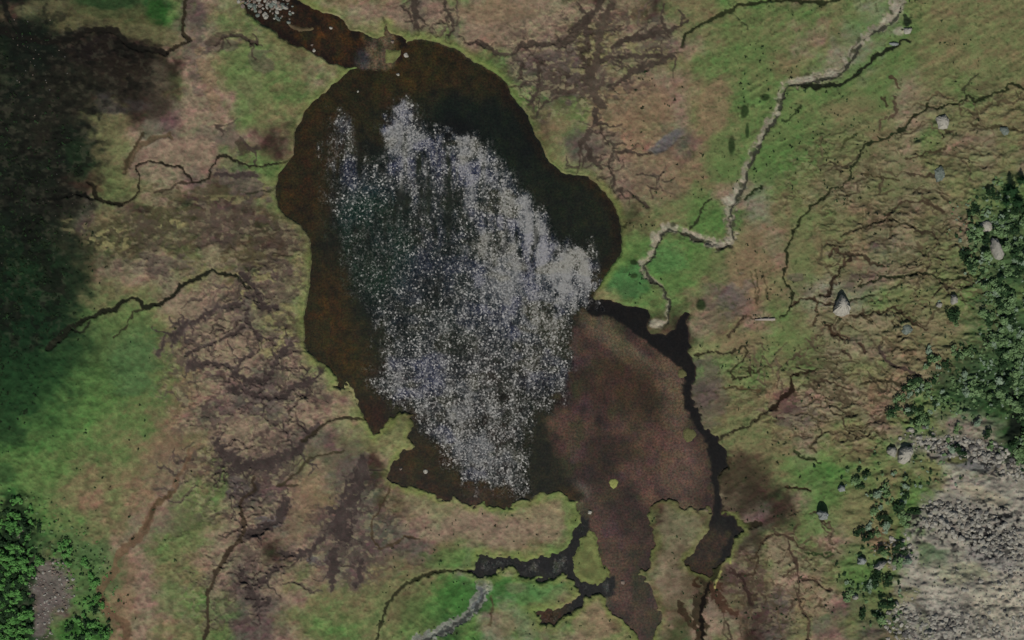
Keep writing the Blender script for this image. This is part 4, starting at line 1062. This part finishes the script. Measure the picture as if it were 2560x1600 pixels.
for i, (px, py, a, b, lab) in enumerate([(1534,1208,11,12,'bright round yellow-green moss islet in the brown marsh'),(1723,1087,16,17,'broad dull green moss islet beside the black channel'),(1705,934,11,11,'small yellow-green moss islet near the bend of the channel'),
        (1770,1274,9,10,'yellowish moss islet where the marsh meets the channel')]):
    n = 28; V = []; r = np.random.default_rng(i)
    wob = 1 + .09 * np.sin(np.arange(n) * 2 * math.pi / n * 3 + i) + .05 * np.sin(np.arange(n) * 2 * math.pi / n * 7 + i * 2) + r.normal(0, .03, n)
    for zz, k_ in ((-.5, 1.15), (0.02, 1), (.3, .9), (.5, .65), (.58, .3)):
        for j in range(n):
            t = 2 * math.pi * j / n
            V.append((a * S * k_ * wob[j] * math.cos(t), b * S * k_ * wob[j] * math.sin(t), zz + r.normal(0, .02)))
    V.append((0, 0, .6)); F = []
    for l in range(4):
        for j in range(n):
            a_ = l * n + j; b_ = l * n + (j + 1) % n
            F += [(a_, b_, b_ + n), (a_, b_ + n, a_ + n)]
    for j in range(n): F.append((4 * n + j, 4 * n + (j + 1) % n, 5 * n))
    x, y = to_world(px, py, 0)
    put('moss_islet', mesh_np('moss_islet', V, np.array(F), M_moss if i == 0 else M_moss_dull, True), None, (x, y, 0), label=lab, cat='islet')

# bleached fallen log
def tube(P, R, n=10):
    P = np.array(P, float); V = []; F = []
    for i, p in enumerate(P):
        t = P[min(i + 1, len(P) - 1)] - P[max(i - 1, 0)]; t /= np.linalg.norm(t)
        u = np.cross(t, (0, 0, 1)); nu = np.linalg.norm(u)
        u = u / nu if nu > 1e-3 else np.array((1., 0, 0))
        v = np.cross(t, u)
        for j in range(n):
            a = 2 * math.pi * j / n
            V.append(p + (u * math.cos(a) + v * math.sin(a)) * R[i])
    for i in range(len(P) - 1):
        for j in range(n):
            a = i * n + j; b = i * n + (j + 1) % n
            F.append((a, b, b + n, a + n))
    return V, F
def join_tubes(lst):
    V = []; F = []
    for v, f in lst:
        o_ = len(V); V += list(v); F += [tuple(i + o_ for i in ff) for ff in f]
    return np.array(V), np.array(F)
z = height_at(1912, 799)
lx, ly = to_world(1912, 799, z)
logr = bpy.data.objects.new('fallen_log', None); C.objects.link(logr); logr.location = (lx, ly, z)
logr['label'] = 'bleached pinkish log lying level on the brown moor below three dark ruts'; logr['category'] = 'log'
v, f = tube([(-5, -.1, .4), (-2.5, .05, .55), (0, .15, .55), (2.5, .1, .5), (5, .25, .45)], [.25, .5, .6, .62, .7])
put('trunk', mesh_np('log_trunk', v, np.array(f), M_log), logr)
for bx_, dx_, dy_ in ((-1.6, -.8, 1.2), (1.4, .6, 1.0), (2.8, .9, -.9)):
    v, f = tube([(bx_, .1, .6), (bx_ + dx_ * .6, dy_ * .7, .9), (bx_ + dx_, dy_ * 1.3, 1.0)], [.2, .14, .06], 6)
    put('branch', mesh_np('log_branch', v, np.array(f), M_log), logr)

# ------------------------------------------------------------------ scattered rubble: the 300 largest as things, the rest as one mass each
def sample_ellipses(E, n, r, smin, smax):
    out = []
    tot = sum(e[2] * e[3] * e[5] for e in E)
    for e in E:
        k_ = int(n * e[2] * e[3] * e[5] / tot)
        for _ in range(k_):
            t = r.uniform(0, 2 * math.pi); q_ = math.sqrt(r.uniform()) * (1 + abs(r.normal(0, .2)))
            x = e[2] * q_ * math.cos(t); y = e[3] * q_ * math.sin(t)
            ca, sa = math.cos(math.radians(e[4])), math.sin(math.radians(e[4]))
            size = smin + (smax - smin) * r.uniform() ** 2.6
            out.append((e[0] + x * ca - y * sa, e[1] + x * sa + y * ca, size))
    return out
r = np.random.default_rng(31)
E1 = [(2440,1325,120,42,24,2.8),(2350,1290,50,22,-30,2.0),(2410,1122,110,26,8,2.6),(2500,1165,60,26,20,1.8),(2540,1380,50,60,0,1.0),(2310,1570,80,28,0,1.7),(2420,1560,110,30,0,1.0),(2480,1430,120,120,0,.05),(2250,1560,40,50,0,1.2),(2300,1090,50,24,0,1.2),
      (2240,1380,36,40,0,.8),(2560,1500,120,160,0,.15)]
scr = [p for p in sample_ellipses(E1, 1500, r, 2.0, 10.5) if p[0] < 2680]
E2 = [(132,1468,50,66,-15,1),(112,1560,20,50,10,.6),(50,1325,16,22,10,1)]
rub = sample_ellipses(E2, 230, r, 2.2, 6.5)
E3 = [(660,12,48,26,35,1),(640,-10,40,26,0,1),(700,30,34,18,20,.7),(710,5,30,14,0,.8)]
riv = sample_ellipses(E3, 150, r, 4, 11)
mats_r = [M_grey_rock, M_grey_rock, M_pale_rock, M_grey_rock, M_dim_rock]
def rock_things(lst, count, name, label, group, mats, r, stuff_label):
    lst = sorted(lst, key=lambda p: -p[2] * (1 if -5 < p[0] < 2565 and -5 < p[1] < 1605 else 0))
    cache = {}
    for i, (px, py, s_) in enumerate(lst[:count]):
        k_ = (r.integers(8), r.integers(len(mats)))
        if k_ not in cache:
            V, F = rock_meshes[k_[0]]
            cache[k_] = mesh_np('rubble_rock', V, F, mats[k_[1]], False)
        z = height_at(px, py)
        if z < 0: z = -.1
        x, y = to_world(px, py, z)
        lab_ = ('large ' if s_ > 6.5 else 'small ') + label + ('' if name == 'stone' or px < 2000 else (', in the upper boulder belt' if py < 1230 else ', in the dark central crags' if py < 1450 else ', along the lower edge'))
        put(name, cache[k_], None, (x, y, z + .15 * s_ * S), r.uniform(0, 6.28), (s_ * S, s_ * S * r.uniform(.7, 1), s_ * S * r.uniform(.7, 1.2)), label=lab_, cat='rock', group=group)
    rest = lst[count:]
    if not rest: return
    VV = []; FF = []; MI = []; off = 0
    for px, py, s_ in rest:
        V, F = rock_meshes[r.integers(8)]
        t = r.uniform(0, 6.28); ca, sa = math.cos(t), math.sin(t)
        z = max(height_at(px, py), 0); x, y = to_world(px, py, z)
        k_ = s_ * S
        W_ = np.stack([(V[:, 0] * ca - V[:, 1] * sa) * k_ + x, (V[:, 0] * sa + V[:, 1] * ca) * k_ + y, V[:, 2] * k_ * 1.1 + z + .1 * k_], 1)
        VV.append(W_); FF.append(F + off); off += len(V); MI.append(np.full(len(F), r.integers(len(mats))))
    put('rubble', mesh_np('rubble', np.vstack(VV), np.vstack(FF), mats, False, mat_idx=np.concatenate(MI)), label=stuff_label, kind='stuff', cat='rubble')
rock_things(scr, 160, 'rock', 'grey angular rock in the right-hand scree', 'rocks lying in the scree', mats_r, r, 'small grey rubble strewn over the pale scree slope')
rock_things(rub, 70, 'rock', 'brown-grey rock in the lower left rubble patch', 'rocks of the rubble patch between shrubs', [M_warm_rock, M_grey_rock], r, 'small stones filling the brown rubble patch at lower left')
rock_things(riv, 70, 'rock', 'grey-green rock damming the stream at the top', 'rocks damming the northern stream', [M_mossy_rock, M_mossy_rock, M_grey_rock, M_warm_rock], r, 'small stones between the rocks of the northern stream')

# ------------------------------------------------------------------ shrubs and trees
def leaf_cloud(seed, n, rx_=1, rz_=.8, size=.24, lumps=5):
    """leaf-sized quads spread through a lumpy crown"""
    r = np.random.default_rng(seed)
    cen = r.normal(0, .42, (lumps, 3)); cen[:, 2] = np.abs(cen[:, 2]) * .8 + .3
    rad = r.uniform(.35, .6, lumps)
    V = []; F = []
    for i in range(n):
        k_ = r.integers(lumps)
        d = r.normal(size=3); d /= np.linalg.norm(d)
        if d[2] < -.3: d[2] *= -1
        p = cen[k_] + d * rad[k_] * r.uniform(.75, 1.08)
        p = p * np.array((rx_, rx_, rz_))
        nrm = d * .55 + np.array((0, -.15, .75)) + r.normal(0, .3, 3); nrm /= np.linalg.norm(nrm)
        u = np.cross(nrm, r.normal(size=3)); u /= np.linalg.norm(u); v = np.cross(nrm, u)
        s_ = size * r.uniform(.6, 1.3)
        o_ = len(V)
        V += [p - u * s_, p - v * s_ * .7, p + u * s_, p + v * s_ * .7]
        F.append((o_, o_ + 1, o_ + 2, o_ + 3))
    return np.array(V), np.array(F)
def shrub_mesh(seed, n, mat, size=.24):
    V, F = leaf_cloud(seed, n, 1, .85, size)
    st = []
    r = np.random.default_rng(seed)
    for _ in range(3):
        a = r.uniform(0, 6.28)
        st.append(tube([(0, 0, -.3), (.2 * math.cos(a), .2 * math.sin(a), .3), (.45 * math.cos(a), .45 * math.sin(a), .7)], [.07, .05, .02], 4))
    v2, f2 = join_tubes(st)
    VV = np.vstack([V, v2]); FF = np.vstack([F, f2 + len(V)])
    return mesh_np('shrub', VV, FF, [mat, M_bark], False, mat_idx=np.r_[np.zeros(len(F)), np.ones(len(f2))])
SH_R = [(2500,640,80,170,0,1),(2510,850,80,150,0,1.15),(2400,950,110,80,-20,1.0),(2320,1020,80,50,0,.7),(2550,1050,30,110,0,1.4),(2530,560,40,50,0,.8),(2450,600,50,80,0,.4),(2390,790,50,80,0,.4),(2150,1400,60,80,0,.5),
        (2230,1270,50,60,0,.6),(2200,1210,80,34,0,.4),(2190,1500,60,60,0,.5),(2130,1180,90,26,10,.3),(2300,1060,80,34,0,.5),(2260,1370,34,44,0,.7),(2620,800,70,400,0,.8),(2430,1090,80,40,0,.4)]
SH_L = [(25,1370,40,120,0,1.2),(60,1400,36,60,0,.8),(30,1540,50,70,0,1.2),(215,1580,60,26,0,.9),(170,1390,50,30,30,.4),(225,1500,30,50,0,.35),(60,1300,40,30,0,.4)]
r = np.random.default_rng(5)
shr = [(a, b, c, 0) for a, b, c in sample_ellipses(SH_R, 1900, r, 4.5, 16)]
shr = [p for p in shr if fbm(np.array(p[0] / 34), np.array(p[1] / 30), 6, 2) > -.04]
shl = [(a, b, c, 1) for a, b, c in sample_ellipses(SH_L, 400, r, 4.5, 15)]
allsh = [s_ for s_ in shr + shl if -60 < s_[0] < 2640 and -60 < s_[1] < 1660]
inview = lambda s_: -4 < s_[0] < 2564 and -4 < s_[1] < 1604
allsh.sort(key=lambda s_: -s_[2] * inview(s_))
M_leaf_pale = plain('grey_green_leaves', (98,120,92), var=.25, scale=.3, c2=(128,144,122), rough=.8)
protoR = [shrub_mesh(100 + i, 110, (M_leaf_dark, M_leaf, M_leaf, M_leaf_dark, M_leaf_pale, M_leaf)[i], .2) for i in range(6)]
protoL = [shrub_mesh(200 + i, 110, M_leaf_bright if i % 3 else M_leaf_dark, .2) for i in range(6)]
for s_ in allsh[:290]:
    px, py, k_, side = s_
    z = height_at(px, py); x, y = to_world(px, py, z)
    ki = int(r.integers(6)); me = (protoL if side else protoR)[ki]
    tone_ = (['dark green', 'mid green', 'mid green', 'dark green', 'pale grey-green', 'mid green'] if not side else ['dark green', 'bright green', 'bright green', 'dark green', 'bright green', 'bright green'])[ki]
    size_ = 'large' if k_ > 11 else 'small'
    where_ = ('at the lower left, ' + ('above' if py < 1430 else 'beside and below') + ' the rubble patch') if side else ('high in the thicket above the scree, at the right edge' if py < 1000 else 'between the meadow and the pale scree')
    put('shrub', me, None, (x, y, z), r.uniform(0, 6.28), (k_ * S, k_ * S, k_ * S * r.uniform(.8, 1.3)),
        label=size_ + ' ' + tone_ + ' leafy shrub ' + where_,
        cat='shrub', group='shrubs of the lower left thicket' if side else 'shrubs of the right-hand thicket')
def scatter_mass(name, lst, clouds, mats, label, r, zs=1.0, pick=None):
    VV = []; FF = []; MI = []; off = 0
    for px, py, k_ in lst:
        V, F = clouds[int(r.integers(len(clouds)))]
        t = r.uniform(0, 6.28); ca, sa = math.cos(t), math.sin(t)
        z = max(height_at(px, py), 0); x, y = to_world(px, py, z); k_ = k_ * S
        VV.append(np.stack([(V[:, 0] * ca - V[:, 1] * sa) * k_ + x, (V[:, 0] * sa + V[:, 1] * ca) * k_ + y, V[:, 2] * k_ * zs + z], 1))
        FF.append(F + off); off += len(V)
        MI.append(np.full(len(F), int(r.integers(len(mats))) if pick is None else pick(r)))
    if not VV: return
    put(name, mesh_np(name, np.vstack(VV), np.vstack(FF), mats, False, mat_idx=np.concatenate(MI)), label=label, kind='stuff', cat='undergrowth')
dry_ = lambda p: -80 < p[0] < 2650
small = [leaf_cloud(300 + i, 34, 1, .85, .34, 4) for i in range(6)]
tiny = [leaf_cloud(320 + i, 12, 1, .8, .5, 3) for i in range(6)]
low = [p for p in sample_ellipses([(2505,640,70,170,0,1),(2520,850,70,150,0,1),(2420,960,100,70,-20,.9),(2550,1050,30,100,0,1),(2190,1450,60,110,0,.5),(2270,1180,100,70,0,.35),(2440,560,50,90,0,.5)], 1700, r, 2.6, 7) if fbm(np.array(p[0] / 20), np.array(p[1] / 20), 2, 2) > -.1]
low2 = sample_ellipses([(170,1370,90,60,30,1),(240,1480,50,80,0,.6),(80,1270,80,30,0,.6)], 240, r, 2, 5)
scatter_mass('undergrowth', [p for p in low if dry_(p)], small, [M_leaf, M_leaf, M_leaf_dark, M_leaf_dark, M_leaf_pale], 'low green scrub between the shrubs of the right-hand slope', r, .7)
scatter_mass('undergrowth', low2, small, [M_leaf, M_leaf_bright, M_leaf_dark], 'low green scrub fringing the lower left rubble patch', r, .7)
scatter_mass('undergrowth', [s_[:3] for s_ in allsh[290:] if not s_[3]], small, [M_leaf, M_leaf, M_leaf_dark, M_leaf_dark, M_leaf_pale], 'dense green undergrowth filling the right-hand thicket', r)
scatter_mass('undergrowth', [s_[:3] for s_ in allsh[290:] if s_[3]], small, [M_leaf_bright, M_leaf_bright, M_leaf_dark], 'dense green undergrowth filling the lower left thicket', r)
# tufts coloured dark to stand for hillside shade on the western slope
E = [(30,560,90,170,0,.8),(50,760,90,120,0,.9),(60,120,70,70,0,.3),(70,330,90,110,0,.4),(180,380,40,50,0,.6),(30,930,60,120,0,.5),(120,700,110,120,0,.35),(110,560,100,160,0,.3),(-60,600,80,500,0,.5)]
hl = [p for p in sample_ellipses(E, 1500, r, 1.8, 4.6) if -120 < p[0]]
scatter_mass('shade_tufts', hl, tiny, [M_shade_rush, M_shade_rush, M_shade_rush, M_leaf_dark], 'low tufts coloured black-green for hillside shade on the western slope', r, .7)
sq = sample_ellipses([(2460,1250,110,40,0,.6),(2440,1460,120,60,0,.8),(2350,1520,90,70,0,.7),(2520,1520,70,80,0,.7),(2300,1420,40,60,0,.6)], 420, r, 1.6, 3.6)
rock_things(sq, 0, 'rock', '', '', [M_dim_rock, M_grey_rock, M_pale_rock], r, 'small stones dotted over the pale open scree')
hs = [(r.normal(80, 50), r.normal(150, 55), r.uniform(1.4, 2.6)) for _ in range(34)] + [(r.normal(120, 70), r.normal(560, 90), r.uniform(1.0, 1.8)) for _ in range(30)]
rock_things(hs, 0, 'rock', '', '', [M_dim_rock, M_warm_rock], r, 'scattered pale stones on the western slope painted dark for shade')
# small dark tufts on the meadows
tf = []
for _ in range(1500):
    px, py = r.uniform(1560, 2450), r.uniform(0, 1600)
    if fbm(np.array(px / 90), np.array(py / 90), 4, 2) > .02: tf.append((px, py, r.uniform(1.6, 3.6)))
for _ in range(60):
    px, py = r.uniform(0, 480), r.uniform(820, 1600); tf.append((px, py, r.uniform(1.6, 3.8)))
for _ in range(120):
    px, py = r.uniform(940, 1560), r.uniform(1280, 1600); tf.append((px, py, r.uniform(1.4, 3)))
wtest = WF['all']
def dryland(px, py):
    i = min(np.searchsorted(gx, px), len(gx) - 1); j = min(np.searchsorted(gy, py), len(gy) - 1)
    return wtest[j, i] > 6 and GV[j, i] < .1
tf = [p for p in tf if dryland(p[0], p[1])]
scatter_mass('grass_tufts', tf, tiny, [M_leaf_dark, M_shade_rush], 'scattered rush tufts over the moor', r, .6)

def conifer(px, py, rad, hm, seed, label):
    r = np.random.default_rng(seed)
    z = height_at(px, py); x, y = to_world(px, py, z)
    root = bpy.data.objects.new('conifer_tree', None); C.objects.link(root); root.location = (x, y, z)
    root['label'] = label; root['category'] = 'tree'; root['group'] = 'dark conifers at the right edge'
    v, f = tube([(0, 0, -.3), (0.05, 0, hm * .5), (0, .05, hm * .95)], [rad * .09, rad * .06, .03], 7)
    put('trunk', mesh_np('conifer_trunk', v, np.array(f), M_bark), root)
    V = []; F = []
    for l in range(13):
        t = l / 12; zz = hm * (.12 + .86 * t); rr = rad * (1 - t) ** .8 + .12
        for b in range(max(5, int(13 * (1 - t)))):
            a = r.uniform(0, 6.28); L_ = rr * r.uniform(.7, 1.1)
            for s_ in np.linspace(.25, 1, 4):
                p = np.array((math.cos(a) * L_ * s_, math.sin(a) * L_ * s_, zz - L_ * s_ * .35))
                w_ = .34 * (1.15 - s_ * .5) * rad / 3
                d = np.array((math.cos(a), math.sin(a), -.3)); n_ = np.array((-math.sin(a), math.cos(a), r.normal(0, .25)))
                o_ = len(V)
                V += [p - d * w_, p - n_ * w_, p + d * w_ * 1.2, p + n_ * w_]
                F.append((o_, o_ + 1, o_ + 2, o_ + 3))
    put('crown', mesh_np('conifer_crown', V, np.array(F), M_needle, False), root)
conifer(2524, 478, 4.4, 12, 1, 'dark conifer, largest of the clump at the right edge')
conifer(2542, 508, 3.8, 10, 2, 'dark conifer just below and right of the largest one')
conifer(2552, 452, 3.0, 8, 3, 'small dark conifer nearest the right edge, above the others')
conifer(2514, 508, 2.6, 7, 4, 'small dark conifer on the left foot of the clump')
